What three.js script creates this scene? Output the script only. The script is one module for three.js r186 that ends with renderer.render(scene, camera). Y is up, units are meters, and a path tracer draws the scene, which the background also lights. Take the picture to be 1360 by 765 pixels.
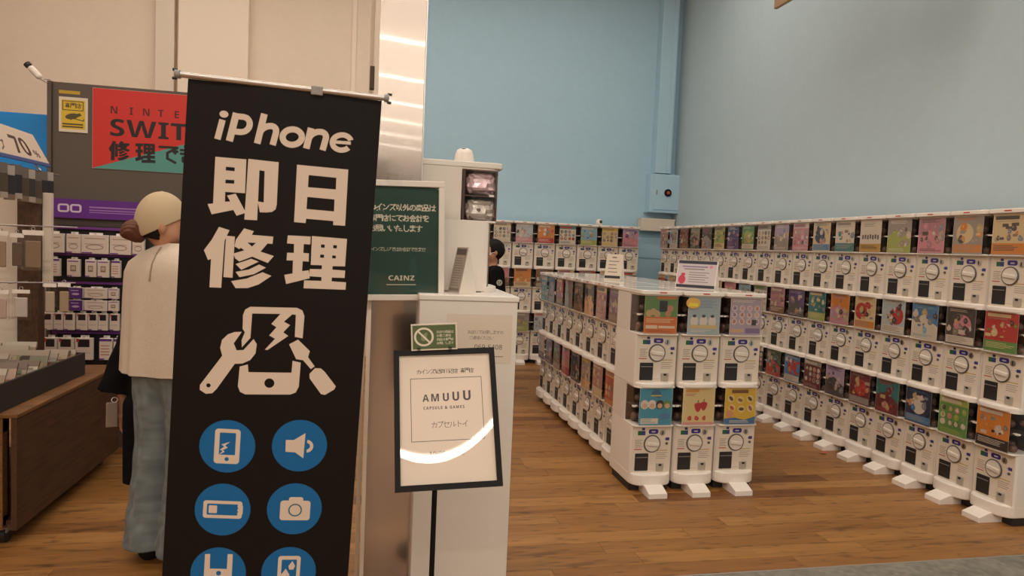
import * as THREE from 'three';
import { RoundedBoxGeometry } from 'three/addons/geometries/RoundedBoxGeometry.js';
import { mergeGeometries } from 'three/addons/utils/BufferGeometryUtils.js';
import { RectAreaLightUniformsLib } from 'three/addons/lights/RectAreaLightUniformsLib.js';

// ---------------------------------------------------------------- camera, light, exposure
const scene = new THREE.Scene();
const renderer = new THREE.WebGLRenderer({ antialias: true });
renderer.toneMapping = THREE.LinearToneMapping;
renderer.toneMappingExposure = 1.52;
renderer.shadowMap.enabled = true;
RectAreaLightUniformsLib.init();
scene.background = new THREE.Color(0x000000);
const FOV = 2 * Math.atan(382.5 / 900.3) * 180 / Math.PI;
const camera = new THREE.PerspectiveCamera(FOV, 1360 / 765, 0.05, 80);
{
  const yaw = 0.20521, pitch = 0.0581158, roll = -0.0427383;
  const f = new THREE.Vector3(Math.sin(yaw) * Math.cos(pitch), -Math.sin(pitch), -Math.cos(yaw) * Math.cos(pitch));
  const r = new THREE.Vector3(Math.cos(yaw), 0, Math.sin(yaw)), u = new THREE.Vector3().crossVectors(r, f);
  const r2 = r.clone().multiplyScalar(Math.cos(roll)).addScaledVector(u, -Math.sin(roll));
  const u2 = u.clone().multiplyScalar(Math.cos(roll)).addScaledVector(r, Math.sin(roll));
  camera.position.set(0, 1.45, 0);
  camera.quaternion.setFromRotationMatrix(new THREE.Matrix4().makeBasis(r2, u2, f.clone().negate()));
}
const LAMP_COLOR = new THREE.Color(1, 0.885, 0.775), LAMP_POWER = 15, LAMP_GLOW = 6;
const LAMP_Y = 5.2, LAMP_ROWS = [-6.6, -3.1, 0.4, 3.9, 7.2, 10.2, 13.2, 16.2, 19.2, 22.2], LAMP_X0 = -4.6, LAMP_X1 = 3.4;

// ---------------------------------------------------------------- helpers
let seedState = 7;
const rnd = () => { seedState = (seedState + 0x6d2b79f5) | 0; let t = Math.imul(seedState ^ (seedState >>> 15), 1 | seedState); t = (t + Math.imul(t ^ (t >>> 7), 61 | t)) ^ t; return ((t ^ (t >>> 14)) >>> 0) / 4294967296; };
const reseed = (s) => { seedState = s | 0; };
const pick = (a) => a[Math.floor(rnd() * a.length)];
const used = new Map();
const numbered = (n) => { const k = used.get(n) ?? 0; used.set(n, k + 1); return k ? n + '_' + String(k).padStart(3, '0') : n; };
const V = (x, y, z) => new THREE.Vector3(x, y, z);
function tag(o, label, category, group) { o.userData.label = label; o.userData.category = category; if (group) o.userData.group = group; return o; }
function thing(name, label, category, [x, y, z] = [0, 0, 0], turn = 0, group) {
  const o = new THREE.Group(); o.name = numbered(name); scene.add(o); o.position.set(x, y, z); o.rotation.y = turn;
  return tag(o, label, category, group);
}
function part(name, geo, mat, parent, label) {
  const m = new THREE.Mesh(geo, mat); m.name = name; parent.add(m); if (label) m.userData.label = label; return m;
}
function struct(name, geo, mat) { const m = new THREE.Mesh(geo, mat); m.name = name; m.userData.kind = 'structure'; scene.add(m); return m; }
function solo(name, label, category, geo, mat, group) { const m = new THREE.Mesh(geo, mat); m.name = numbered(name); scene.add(m); return tag(m, label, category, group); }
const std = (color, roughness = 0.6, metalness = 0, extra = {}) => new THREE.MeshStandardMaterial({ color: new THREE.Color().setRGB(...color), roughness, metalness, ...extra });
const phys = (color, roughness, extra = {}) => new THREE.MeshPhysicalMaterial({ color: new THREE.Color().setRGB(...color), roughness, ...extra });
const box = (w, h, d, x = 0, y = 0, z = 0, r = 0) => {
  const g = r ? new RoundedBoxGeometry(w, h, d, 2, r) : new THREE.BoxGeometry(w, h, d);
  return g.translate(x, y, z);
};
const boxTo = (x0, x1, y0, y1, z0, z1, r = 0) => box(x1 - x0, y1 - y0, z1 - z0, (x0 + x1) / 2, (y0 + y1) / 2, (z0 + z1) / 2, r);
const cyl = (r, h, seg = 16, r2 = r) => new THREE.CylinderGeometry(r2, r, h, seg);
function rod(a, b, r, seg = 8) {
  const d = b.clone().sub(a), g = new THREE.CylinderGeometry(r, r, d.length(), seg);
  g.applyQuaternion(new THREE.Quaternion().setFromUnitVectors(V(0, 1, 0), d.clone().normalize()));
  return g.translate(...a.clone().add(b).multiplyScalar(0.5).toArray());
}
const merge = (list) => mergeGeometries(list.map((g) => { const c = g.index ? g.toNonIndexed() : g.clone(); for (const k of Object.keys(c.attributes)) if (!['position', 'normal', 'uv'].includes(k)) c.deleteAttribute(k); return c; }));
function canvas(w, h, draw) {
  const c = document.createElement('canvas'); c.width = w; c.height = h;
  const g = c.getContext('2d'); draw(g, w, h);
  const t = new THREE.CanvasTexture(c); t.colorSpace = THREE.SRGBColorSpace; t.anisotropy = 8; return t;
}
function face(w, h, x = 0, y = 0, z = 0) { return new THREE.PlaneGeometry(w, h).translate(x, y, z); }
function poly(g, pts, s = 1, ox = 0, oy = 0) { g.beginPath(); pts.forEach(([x, y], i) => (i ? g.lineTo(ox + x * s, oy + y * s) : g.moveTo(ox + x * s, oy + y * s))); g.closePath(); g.fill(); }
function line(g, pts, w, s = 1, ox = 0, oy = 0) { g.lineWidth = w; g.beginPath(); pts.forEach(([x, y], i) => (i ? g.lineTo(ox + x * s, oy + y * s) : g.moveTo(ox + x * s, oy + y * s))); g.stroke(); }

// stroke lettering for the Japanese signs: each stroke is a run of x,y digits on a ten by ten grid
const GLYPH = {
  'カ': '1393887868 504529', 'イ': '804406 5359', 'ン': '1133 185792', 'ズ': '11815519 5589 7182 8091', '以': '1117 1736 3144 707449 6689',
  '外': '3005 2252 524619 2455 7079 7498', 'の': '51462806225182958859', '商': '5051 1191 3243 6253 1319 13939989 3666 3638 6668 3868', '品': '2070 2024 7074 2474 0545 0509 4549 0949 5595 5559 9599 5999',
  'は': '1019 3393 707759485799', '専': '1181 5055 2373 2326 7376 2575 2676 0797 676959 2839', '門': '0009 0040 4044 0242 0444 9099 5090 5054 5292 5494', '店': '5052 0292 1209 5255 5484 3676 3639 7679 3979',
  'に': '1019 4282 465898', 'て': '0191 91444789', 'で': '0191 91444789 7384 8393', 'お': '0252 3038180754858859 7183', '会': '5004 5094 3363 1585 4529 2979 6789', '計': '2031 0242 1434 1636 1747 1719 4749 1949 5393 7079',
  'を': '0181 40144356 93363889', '願': '0050 0009 1242 1215 4245 1545 1343 3539 5090 7071 6292 6267 9297 6797 6494 6759 7899', 'い': '01062937 7295', 'た': '0242 2009 4575 475898', 'し': '2027497996',
  'ま': '1181 1383 50582918276799', 'す': '0292 50563644555839', 'セ': '0392 9265 20284989', 'せ': '0393 7076 20284989', 'ル': '212509 616895', 'プ': '01816629 8090 9091 8190', 'ト': '3039 3385',
  '紀': '20033316 1646 2629 3748 519194545899', '伊': '2004 1319 3181 8187 2494 2787 5139', '川': '1009 5058 9099', '辺': '41918665 6146 1021 042417 08274999', 'き': '1282 1484 3076 26284989', 'レ': '202997',
  'ジ': '1122 0425 185792 6172 7081', '※': '1199 9119 5051 5859 0515 8595', 'ご': '1282 16284888 8091 7081', '連': '3191 4282 4246 8286 4484 4686 5058 042417 08274999', '絡': '20033316 1646 2629 7053 6191 9155 6395 5696 5659 9699 5999',
  'く': '702579', 'だ': '0242 2009 4575 475898 7081 8091', 'さ': '0383 4077 16183989', '取': '0050 1018 4049 1242 1444 0848 5191 915769 5569 7099', 'ー': '1585', 'も': '30284979 87 0353 0555', 'こ': '1282 16284888',
};
function jp(g, text, x, y, size, weight = 0.11, gap = 0.12) {   // x, y: left end and top
  g.lineCap = 'round'; g.lineJoin = 'round';
  for (const ch of text) {
    if (GLYPH[ch]) for (const st of GLYPH[ch].split(' ')) {
      const p = []; for (let i = 0; i + 1 < st.length; i += 2) p.push([+st[i] / 9, +st[i + 1] / 9]);
      line(g, p, size * weight, size, x, y);
    }
    x += size * (ch === ' ' ? 0.45 : 1 + gap);
  }
  return x;
}
const jpWidth = (text, size, gap = 0.12) => [...text].reduce((a, c) => a + size * (c === ' ' ? 0.45 : 1 + gap), 0) - size * gap;

// smooth surface through a distance field
function nets(f, lo, hi, h) {
  const n = [0, 1, 2].map((i) => Math.ceil((hi[i] - lo[i]) / h) + 2), [nx, ny, nz] = n, v = new Float32Array(nx * ny * nz), at = (x, y, z) => x + nx * (y + ny * z);
  for (let z = 0; z < nz; z++) for (let y = 0; y < ny; y++) for (let x = 0; x < nx; x++) v[at(x, y, z)] = f(lo[0] + x * h, lo[1] + y * h, lo[2] + z * h);
  const id = new Int32Array(nx * ny * nz).fill(-1), pos = [], idx = [];
  for (let z = 0; z < nz - 1; z++) for (let y = 0; y < ny - 1; y++) for (let x = 0; x < nx - 1; x++) {
    let sx = 0, sy = 0, sz = 0, c = 0;
    const cross = (x0, y0, z0, x1, y1, z1) => { const a = v[at(x + x0, y + y0, z + z0)], b = v[at(x + x1, y + y1, z + z1)]; if ((a < 0) !== (b < 0)) { const t = a / (a - b); sx += x0 + t * (x1 - x0); sy += y0 + t * (y1 - y0); sz += z0 + t * (z1 - z0); c++; } };
    for (let i = 0; i < 2; i++) for (let j = 0; j < 2; j++) { cross(0, i, j, 1, i, j); cross(i, 0, j, i, 1, j); cross(i, j, 0, i, j, 1); }
    if (c) { id[at(x, y, z)] = pos.length / 3; pos.push(lo[0] + (x + sx / c) * h, lo[1] + (y + sy / c) * h, lo[2] + (z + sz / c) * h); }
  }
  const quad = (a, b, c, d, flip) => { if (a < 0 || b < 0 || c < 0 || d < 0) return; if (flip) idx.push(a, c, b, a, d, c); else idx.push(a, b, c, a, c, d); };
  for (let z = 1; z < nz - 1; z++) for (let y = 1; y < ny - 1; y++) for (let x = 1; x < nx - 1; x++) {
    const a = v[at(x, y, z)] < 0;
    if (a !== v[at(x + 1, y, z)] < 0) quad(id[at(x, y - 1, z - 1)], id[at(x, y, z - 1)], id[at(x, y, z)], id[at(x, y - 1, z)], !a);
    if (a !== v[at(x, y + 1, z)] < 0) quad(id[at(x - 1, y, z - 1)], id[at(x - 1, y, z)], id[at(x, y, z)], id[at(x, y, z - 1)], !a);
    if (a !== v[at(x, y, z + 1)] < 0) quad(id[at(x - 1, y - 1, z)], id[at(x, y - 1, z)], id[at(x, y, z)], id[at(x - 1, y, z)], !a);
  }
  const g = new THREE.BufferGeometry(), nor = new Float32Array(pos.length), e = h * 0.6;
  for (let i = 0; i < pos.length; i += 3) {
    const [x, y, z] = [pos[i], pos[i + 1], pos[i + 2]];
    const q = V(f(x + e, y, z) - f(x - e, y, z), f(x, y + e, z) - f(x, y - e, z), f(x, y, z + e) - f(x, y, z - e)).normalize();
    nor[i] = q.x; nor[i + 1] = q.y; nor[i + 2] = q.z;
  }
  g.setAttribute('position', new THREE.Float32BufferAttribute(pos, 3)); g.setAttribute('normal', new THREE.BufferAttribute(nor, 3)); g.setIndex(idx);
  const uv = new Float32Array(pos.length / 3 * 2); for (let i = 0; i < uv.length / 2; i++) { uv[2 * i] = pos[3 * i] + pos[3 * i + 2]; uv[2 * i + 1] = pos[3 * i + 1]; }
  g.setAttribute('uv', new THREE.BufferAttribute(uv, 2));
  return g;
}
const limb = (x, y, z, [ax, ay, az], [bx, by, bz], ra, rb) => {
  const dx = bx - ax, dy = by - ay, dz = bz - az, t = Math.min(1, Math.max(0, ((x - ax) * dx + (y - ay) * dy + (z - az) * dz) / (dx * dx + dy * dy + dz * dz + 1e-9)));
  return Math.hypot(x - ax - t * dx, y - ay - t * dy, z - az - t * dz) - ra - t * (rb - ra);
};
const smin = (a, b, k) => { const q = Math.max(0, k - Math.abs(a - b)) / k; return Math.min(a, b) - q * q * k / 4; };
const ell = (x, y, z, [cx, cy, cz], [rx, ry, rz]) => (Math.hypot((x - cx) / rx, (y - cy) / ry, (z - cz) / rz) - 1) * Math.min(rx, ry, rz);

// ---------------------------------------------------------------- surface textures
function noiseGrid(n, s) { reseed(s); const a = Array.from({ length: n * n }, rnd); return (x, y) => { const xi = Math.floor(x), yi = Math.floor(y), fx = x - xi, fy = y - yi, g = (i, j) => a[(((j % n) + n) % n) * n + (((i % n) + n) % n)], sx = fx * fx * (3 - 2 * fx), sy = fy * fy * (3 - 2 * fy); return (g(xi, yi) * (1 - sx) + g(xi + 1, yi) * sx) * (1 - sy) + (g(xi, yi + 1) * (1 - sx) + g(xi + 1, yi + 1) * sx) * sy; }; }
function dataTex(w, h, fn, srgb = true) {
  const d = new Uint8Array(w * h * 4);
  for (let y = 0; y < h; y++) for (let x = 0; x < w; x++) { const c = fn(x / w, y / h), o = (y * w + x) * 4; for (let i = 0; i < 3; i++) d[o + i] = Math.max(0, Math.min(255, c[i] * 255)); d[o + 3] = 255; }
  const t = new THREE.DataTexture(d, w, h); t.wrapS = t.wrapT = THREE.RepeatWrapping; t.magFilter = THREE.LinearFilter; t.minFilter = THREE.LinearMipmapLinearFilter; t.generateMipmaps = true; if (srgb) t.colorSpace = THREE.SRGBColorSpace; t.needsUpdate = true; return t;
}
const n1 = noiseGrid(64, 11), n2 = noiseGrid(64, 23), n3 = noiseGrid(64, 31);
// laminate: 2.4 m along the grain by 0.6 m across
const woodTex = dataTex(1024, 512, (u, v) => {
  const warp = n1(u * 8, v * 16) * 1.2, grain = n2(u * 16 + warp, v * 128 + warp * 3), streak = n3(u * 8, v * 32 + warp), knot = Math.pow(n1(u * 32 + 7, v * 32 + 3), 6);
  const k = 0.90 + 0.05 * grain + 0.10 * streak - 0.34 * knot - 0.10 * Math.pow(n3(u * 4 + 9, v * 16 + 5), 2);
  return [0.88 * k + 0.04, 0.86 * k, 0.80 * k - 0.02];
});
const plyTex = dataTex(512, 512, (u, v) => { const k = 0.7 + 0.2 * n2(u * 8 + n1(u * 8, v * 8), v * 64) + 0.15 * n1(u * 16, v * 16); return [k, k * 0.97, k * 0.92]; });
const concreteTex = dataTex(512, 512, (u, v) => { const k = 0.72 + 0.14 * n1(u * 64, v * 64) + 0.12 * n2(u * 16, v * 16) + 0.06 * n3(u * 64 + 5, v * 64 + 3); return [k, k, k * 0.99]; });
const paintTex = dataTex(512, 512, (u, v) => { const k = 0.975 + 0.010 * n1(u * 16, v * 16) + 0.012 * n2(u * 64, v * 64); return [k, k, k]; });
const denimTex = dataTex(256, 256, (u, v) => { const k = 0.75 + 0.15 * n1(u * 64, v * 16) + 0.15 * n2(u * 32, v * 64); return [k, k, k]; });
const weaveTex = dataTex(256, 256, (u, v) => { const k = 0.9 + 0.05 * n1(u * 64, v * 64) + 0.03 * Math.sin(u * 402) * Math.sin(v * 402); return [k, k, k]; });

// ---------------------------------------------------------------- shared materials
const M = {
  blueWall: std([0.40, 0.60, 0.72], 0.75, 0, { map: paintTex }), paleBlueWall: std([0.46, 0.575, 0.62], 0.7, 0, { map: paintTex }), beigeWall: std([0.80, 0.67, 0.53], 0.8, 0, { map: paintTex }), beigeTrim: std([0.84, 0.72, 0.58], 0.7),
  ceiling: std([0.80, 0.75, 0.69], 0.9), blueMetal: std([0.41, 0.61, 0.73], 0.45), cream: std([0.72, 0.62, 0.50], 0.5),
  abs: std([0.84, 0.775, 0.70], 0.38), absSide: std([0.76, 0.69, 0.61], 0.45), lid: phys([0.84, 0.775, 0.70], 0.16, { clearcoat: 0.6, clearcoatRoughness: 0.05 }), white: std([0.80, 0.73, 0.65], 0.4), paper: std([0.80, 0.73, 0.65], 0.7),
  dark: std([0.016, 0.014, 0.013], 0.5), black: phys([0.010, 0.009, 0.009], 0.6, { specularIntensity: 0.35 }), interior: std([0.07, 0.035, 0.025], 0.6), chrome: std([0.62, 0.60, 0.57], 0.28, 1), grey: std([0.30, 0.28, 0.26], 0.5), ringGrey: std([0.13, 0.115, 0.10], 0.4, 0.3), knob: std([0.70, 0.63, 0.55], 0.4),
  glass: new THREE.MeshPhysicalMaterial({ color: 0xffffff, roughness: 0.03, transmission: 1, thickness: 0, ior: 1.45 }),
  smoked: new THREE.MeshPhysicalMaterial({ color: new THREE.Color().setRGB(0.5, 0.5, 0.5), roughness: 0.15, transmission: 1, thickness: 0, ior: 1.45 }),
  redMark: std([0.5, 0.06, 0.04], 0.6), steel: new THREE.MeshPhysicalMaterial({ color: new THREE.Color().setRGB(0.44, 0.385, 0.335), roughness: 0.19, metalness: 1, clearcoat: 1, clearcoatRoughness: 0.03 }),
  tableWood: std([0.092, 0.036, 0.010], 0.75, 0, { map: plyTex }), tableEdge: std([0.24, 0.11, 0.036], 0.6, 0, { map: plyTex }), postWood: std([0.10, 0.045, 0.02], 0.6, 0, { map: plyTex }), trayWood: std([0.028, 0.017, 0.010], 0.9),
  rackGrey: std([0.10, 0.078, 0.060], 0.6), purple: std([0.16, 0.035, 0.24], 0.5), wire: std([0.45, 0.43, 0.40], 0.35, 0.9),
};
M.chromeSoft = std([0.55, 0.52, 0.48], 0.35, 0.85);
const SHU = [[[106, 412], [136, 419], [124, 451], [122, 589], [89, 590], [89, 507], [81, 511], [68, 483], [88, 451]], [[127, 436], [152, 436], [152, 557], [126, 557]], [[176, 410], [204, 416], [199, 427], [259, 427], [258, 449], [244, 449], [226, 474], [264, 484], [248, 506], [203, 491], [168, 508], [156, 500], [150, 486], [180, 474], [170, 468], [166, 472], [152, 465], [155, 445]], [[201, 497], [223, 504], [175, 532], [158, 516]], [[224, 512], [244, 520], [211, 542], [171, 554], [159, 539], [196, 529]], [[235, 534], [261, 543], [226, 571], [196, 584], [162, 587], [148, 567], [191, 556]]];
const RI = [[[299, 420], [364, 418], [364, 442], [346, 442], [346, 468], [362, 468], [363, 493], [346, 493], [346, 522], [365, 518], [369, 542], [303, 564], [296, 537], [319, 531], [318, 493], [300, 494], [300, 471], [319, 470], [318, 444], [298, 444]], [[367, 416], [468, 416], [468, 499], [432, 501], [432, 511], [469, 511], [469, 534], [432, 535], [432, 546], [474, 546], [474, 569], [353, 573], [353, 549], [402, 547], [402, 536], [367, 536], [367, 514], [401, 512], [401, 501], [369, 502]]];
const RI_HOLES = [[[395, 439], [405, 439], [405, 448], [395, 448]], [[430, 438], [440, 438], [440, 447], [430, 447]], [[395, 469], [405, 469], [405, 478], [394, 478]], [[429, 469], [439, 469], [439, 477], [429, 477]]];
// bow of the clear poster sheet: the lower part leans back more in the middle than at its sides
const COVER = (u, v) => -0.0034 * v * (1 - u * u) + 0.0026 * u * v;
// ---------------------------------------------------------------- the setting
const XR = 4.05, ZB = -8.80, XL = -9, ZF = 26, CEIL = 6;
const floorMesh = struct('floor', boxTo(XL, XR, -0.15, -0.006, ZB, ZF), std([0.40, 0.21, 0.075], 0.5, 0, { map: woodTex }));
{
  const t = std([0.28, 0.26, 0.21], 0.75, 0, { map: concreteTex }), g = boxTo(0.65, XR, -0.006, -0.0005, -2.765, ZF), uv = g.attributes.uv, p = g.attributes.position;
  for (let i = 0; i < uv.count; i++) uv.setXY(i, p.getX(i) / 1.5, p.getZ(i) / 1.5);
  const m = part('aisle_strip', g, t, floorMesh, 'grey speckled aisle flooring beside the wood laminate');
  part('edge_joint', boxTo(0.65, XR, -0.006, 0.001, -2.772, -2.765), M.grey, floorMesh);
}
{
  const PW = 0.125, PL = 1.22, tints = [[0.42, 0.225, 0.074], [0.48, 0.265, 0.092], [0.36, 0.182, 0.058], [0.255, 0.118, 0.038], [0.52, 0.295, 0.106], [0.40, 0.210, 0.068]];
  const mats = tints.map((c) => std(c, 0.42, 0, { map: woodTex, bumpMap: woodTex, bumpScale: 0.0004 }));
  const geos = Array.from({ length: 7 }, (_, k) => { const g = new THREE.BoxGeometry(PL - 0.0015, 0.006, PW - 0.0015), uv = g.attributes.uv, p = g.attributes.position; for (let i = 0; i < uv.count; i++) uv.setXY(i, p.getX(i) / 2.4 + k * 0.377, p.getZ(i) / 0.6 + k * 0.219); return g; });
  reseed(41);
  const far = mats.map(() => []);
  const row = (z, x0, x1, single) => {
    for (let x = x0 - rnd() * PL; x < x1; x += PL) {
      const a = Math.max(x, x0), b = Math.min(x + PL, x1); if (b - a < 0.03) continue;
      const mi = rnd() < 0.55 ? pick([0, 1, 5]) : Math.floor(rnd() * 6), gi = Math.floor(rnd() * 7);
      if (single) { const m = part('plank', geos[gi], mats[mi], floorMesh); m.position.set((a + b) / 2, -0.003, z); m.scale.x = (b - a) / PL; } else far[mi].push(geos[gi].clone().scale((b - a) / PL, 1, 1).translate((a + b) / 2, -0.003, z));
    }
  };
  for (let k = 0; ; k++) { const z = -2.772 - PW * (k + 0.5); if (z < ZB + 0.05) break; row(z, k < 24 ? -3.0 : -4.5, k < 24 ? 3.9 : XR, k < 24); if (k < 24) row(z, -6, -3.0, false); }
  for (let k = 0; k < 40; k++) row(-2.772 + PW * (k + 0.5), -6, 0.65, false);
  far.forEach((l, i) => { const m = part('plank', merge(l), mats[i], floorMesh); m.userData.kind = 'stuff'; });
}
struct('ceiling', boxTo(XL - 0.2, XR + 0.2, CEIL, CEIL + 0.2, ZB - 0.2, ZF + 0.2), M.ceiling);
const uvm = (g, s) => { const uv = g.attributes.uv, p = g.attributes.position; for (let i = 0; i < uv.count; i++) uv.setXY(i, (p.getX(i) + p.getZ(i)) / s, p.getY(i) / s); return g; };
struct('wall_right', uvm(boxTo(XR, XR + 0.2, -0.15, CEIL, ZB - 0.2, ZF + 0.2), 3), M.paleBlueWall);
struct('wall_back', uvm(boxTo(0.30, XR, -0.15, CEIL, ZB - 0.2, ZB), 3), M.blueWall);
const beige = struct('wall_back_left', uvm(boxTo(XL, 0.30, -0.15, CEIL, ZB - 0.2, ZB), 3), M.beigeWall);
part('pilaster', boxTo(-2.28, -1.51, 0, CEIL, ZB, ZB + 0.14, 0.004), M.beigeTrim, beige);
part('pipe_cover', boxTo(-2.54, -2.33, 0, CEIL, ZB, ZB + 0.10, 0.01), M.cream, beige);
part('wall_joint', boxTo(-0.32, -0.27, 0, CEIL, ZB, ZB + 0.02), M.beigeTrim, beige);
struct('wall_left', boxTo(XL - 0.2, XL, -0.15, CEIL, ZB - 0.2, ZF + 0.2), M.beigeWall);
struct('wall_front', boxTo(XL, XR, -0.15, CEIL, ZF, ZF + 0.2), std([0.22, 0.16, 0.12], 0.8));
struct('baseboard_back', boxTo(0.30, XR, 0, 0.09, ZB, ZB + 0.012), M.grey);
struct('baseboard_right', boxTo(XR - 0.012, XR, 0, 0.09, ZB + 0.012, 2), M.grey);
// corner: duct, cabinet, boxes, horizontal blue panelling below
{
  const d = struct('trim_1', boxTo(3.70, 3.93, 2.55, CEIL, ZB, ZB + 0.16, 0.006), M.blueMetal);
  part('cover_strip', boxTo(3.86, 3.91, 2.55, CEIL, ZB + 0.16, ZB + 0.175, 0.003), M.blueMetal, d);
  const s = struct('trim_2', boxTo(3.30, 4.04, 0, 1.40, ZB, ZB + 0.05, 0.004), M.blueMetal); part('panel_joint', boxTo(3.30, 4.04, 1.40, 1.42, ZB, ZB + 0.06), M.blueWall, s); part('panel_upper', boxTo(3.30, 4.04, 1.42, 1.68, ZB, ZB + 0.05, 0.004), M.blueMetal, s);
  const c = thing('electrical_cabinet', 'pale blue wall cabinet with a round black lock in the corner', 'cabinet', [3.86, 2.04, ZB]);
  part('case', box(0.44, 0.50, 0.16, 0, 0.25, 0.08, 0.006), M.blueMetal, c);
  const door = part('door', box(0.38, 0.46, 0.012, 0.02, 0.25, 0.166, 0.004), M.blueMetal, c);
  part('lock', cyl(0.05, 0.02, 24).rotateX(Math.PI / 2).translate(0.03, 0.25, 0.18), M.black, door);
  part('lock_dial', cyl(0.022, 0.01, 20).rotateX(Math.PI / 2).translate(0.03, 0.25, 0.193), M.redMark, door);
  part('handle', box(0.014, 0.06, 0.014, -0.13, 0.25, 0.178, 0.003), M.grey, door);
  part('rain_lip', box(0.47, 0.02, 0.19, 0, -0.01, 0.09, 0.003), M.blueMetal, c);
  const j = thing('junction_box', 'cream metal box on the wall below the blue cabinet', 'box', [3.78, 1.765, ZB + 0.05]);
  part('cover', box(0.49, 0.165, 0.12, 0, 0.085, 0.05, 0.006), M.cream, j); part('rim', box(0.50, 0.012, 0.125, 0, 0.165, 0.05), M.beigeTrim, j);
}
// stainless pillar with cream edge strips and a dark bracket
{
  const p = struct('pillar', boxTo(0.0, 0.185, 0, CEIL, -2.97, -2.785, 0.004), M.cream);
  const g = new THREE.PlaneGeometry(0.181, CEIL, 8, 200), a = g.attributes.position;
  for (let i = 0; i < a.count; i++) { const x = a.getX(i), y = a.getY(i); a.setZ(i, -0.014 * x * Math.sin((y + CEIL / 2 - 2.2) * 1.5) + 0.0004 * Math.sin(y * 6.1 + 1) + 0.012 * x * (1 + 2 * x) - 0.06 * x * x); }
  g.computeVertexNormals(); g.translate(0.0935, CEIL / 2, -2.776);
  part('steel_cladding', g, M.steel, p, 'brushed stainless steel front sheet');
  part('edge_strip', boxTo(-0.012, 0.004, 0, CEIL, -2.80, -2.768, 0.002), M.beigeTrim, p); part('edge_strip', boxTo(0.183, 0.190, 0, CEIL, -2.80, -2.772, 0.002), M.chrome, p);
  part('side_strip', boxTo(-0.034, -0.018, 0, CEIL, -2.93, -2.90, 0.002), M.cream, p);
  part('bracket', boxTo(-0.030, -0.012, 2.06, 2.15, -2.83, -2.80, 0.002), std([0.06, 0.035, 0.02], 0.5), p);
}
// linear lamps hanging under the ceiling, row behind row
LAMP_ROWS.forEach((z, i) => {
  const L = LAMP_X1 - LAMP_X0, cx = (LAMP_X0 + LAMP_X1) / 2;
  const t = thing('linear_lamp', `long linear ceiling lamp, ${['nearest the back wall', 'second from the back wall', 'above the front of the island', 'fourth from the back wall', 'fifth from the back wall', 'sixth from the back wall', 'seventh from the back wall', 'eighth from the back wall', 'ninth from the back wall', 'tenth from the back wall'][i]}`, 'ceiling lamp', [cx, LAMP_Y, z], 0, 'linear ceiling lamps');
  part('housing', box(L, 0.05, 0.22, 0, 0.036, 0, 0.005), M.white, t);
  part('diffuser', box(L - 0.02, 0.02, 0.18, 0, 0, 0), std([0.8, 0.8, 0.8], 0.5, 0, { emissive: LAMP_COLOR, emissiveIntensity: LAMP_GLOW }), t);
  for (const s of [-1, 1]) for (const w of [0.46, 0.15]) part('hanger', rod(V(s * L * w, 0.06, 0), V(s * L * w, CEIL - LAMP_Y, 0), 0.006, 6), M.grey, t);
  const a = new THREE.RectAreaLight(LAMP_COLOR, LAMP_POWER * (z > 0 ? 1.05 : 0.78), L, 0.18); a.position.set(cx, LAMP_Y - 0.02, z); a.lookAt(cx, 0, z); scene.add(a);
});
{
  const t = thing('hanging_sign', 'tan hanging aisle sign board high beside the blue wall', 'sign', [3.07, 3.44, -5]);
  part('board', boxTo(0, 0.03, 0, 0.6, 0, 1.2, 0.004), std([0.36, 0.22, 0.12], 0.6), t);
  for (const z of [0.15, 1.05]) part('hanger', rod(V(0.015, 0.6, z), V(0.015, CEIL - 3.44, z), 0.004, 6), M.grey, t);
}
// ---------------------------------------------------------------- capsule machines
// display cards: one print each in a shared sheet
const INK = { white: '#e4dccf', cream: '#e2cfa0', pink: '#d98fa0', mauve: '#b7808f', lilac: '#b9a6c8', purple: '#5b3f7c', indigo: '#3b3f78', navy: '#26304f', blue: '#4b86bf', 'sky-blue': '#86bcd6', teal: '#2f7c80', green: '#5f9a4c', 'dark-green': '#2f4f35', lime: '#a7b95a', yellow: '#e6c84e', mustard: '#c49a3a', orange: '#e08a35', red: '#c23a34', maroon: '#6d2a33', brown: '#7a5336', grey: '#a09a94', charcoal: '#4a4644', black: '#262222', 'pale-blue': '#b9ccd8', peach: '#e6b58e' };
const CW = 170, CH = 180, COLS = 12;
const atlas = canvas(2048, 2048, () => {}), ag = atlas.image.getContext('2d');
let cardCount = 0;
const cardGeo = (n) => { const g = new THREE.PlaneGeometry(0.212, 0.228), x = (n % COLS) * CW + 1, y = Math.floor(n / COLS) * CH + 1, uv = g.attributes.uv; for (let i = 0; i < uv.count; i++) uv.setXY(i, (x + uv.getX(i) * (CW - 2)) / 2048, 1 - (y + (1 - uv.getY(i)) * (CH - 2)) / 2048); return g; };
function blob(g, x, y, r, c) {   // a toy-like lump with a lighter spot
  g.fillStyle = c; g.beginPath(); g.ellipse(x, y, r, r * (0.75 + rnd() * 0.5), rnd() * 3, 0, 7); g.fill();
  g.beginPath(); g.ellipse(x + r * (rnd() - 0.5), y - r * 0.8, r * 0.55, r * 0.5, 0, 0, 7); g.fill();
  g.fillStyle = 'rgba(255,245,230,0.45)'; g.beginPath(); g.ellipse(x - r * 0.25, y - r * 0.2, r * 0.3, r * 0.25, 0, 0, 7); g.fill();
}
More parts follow.
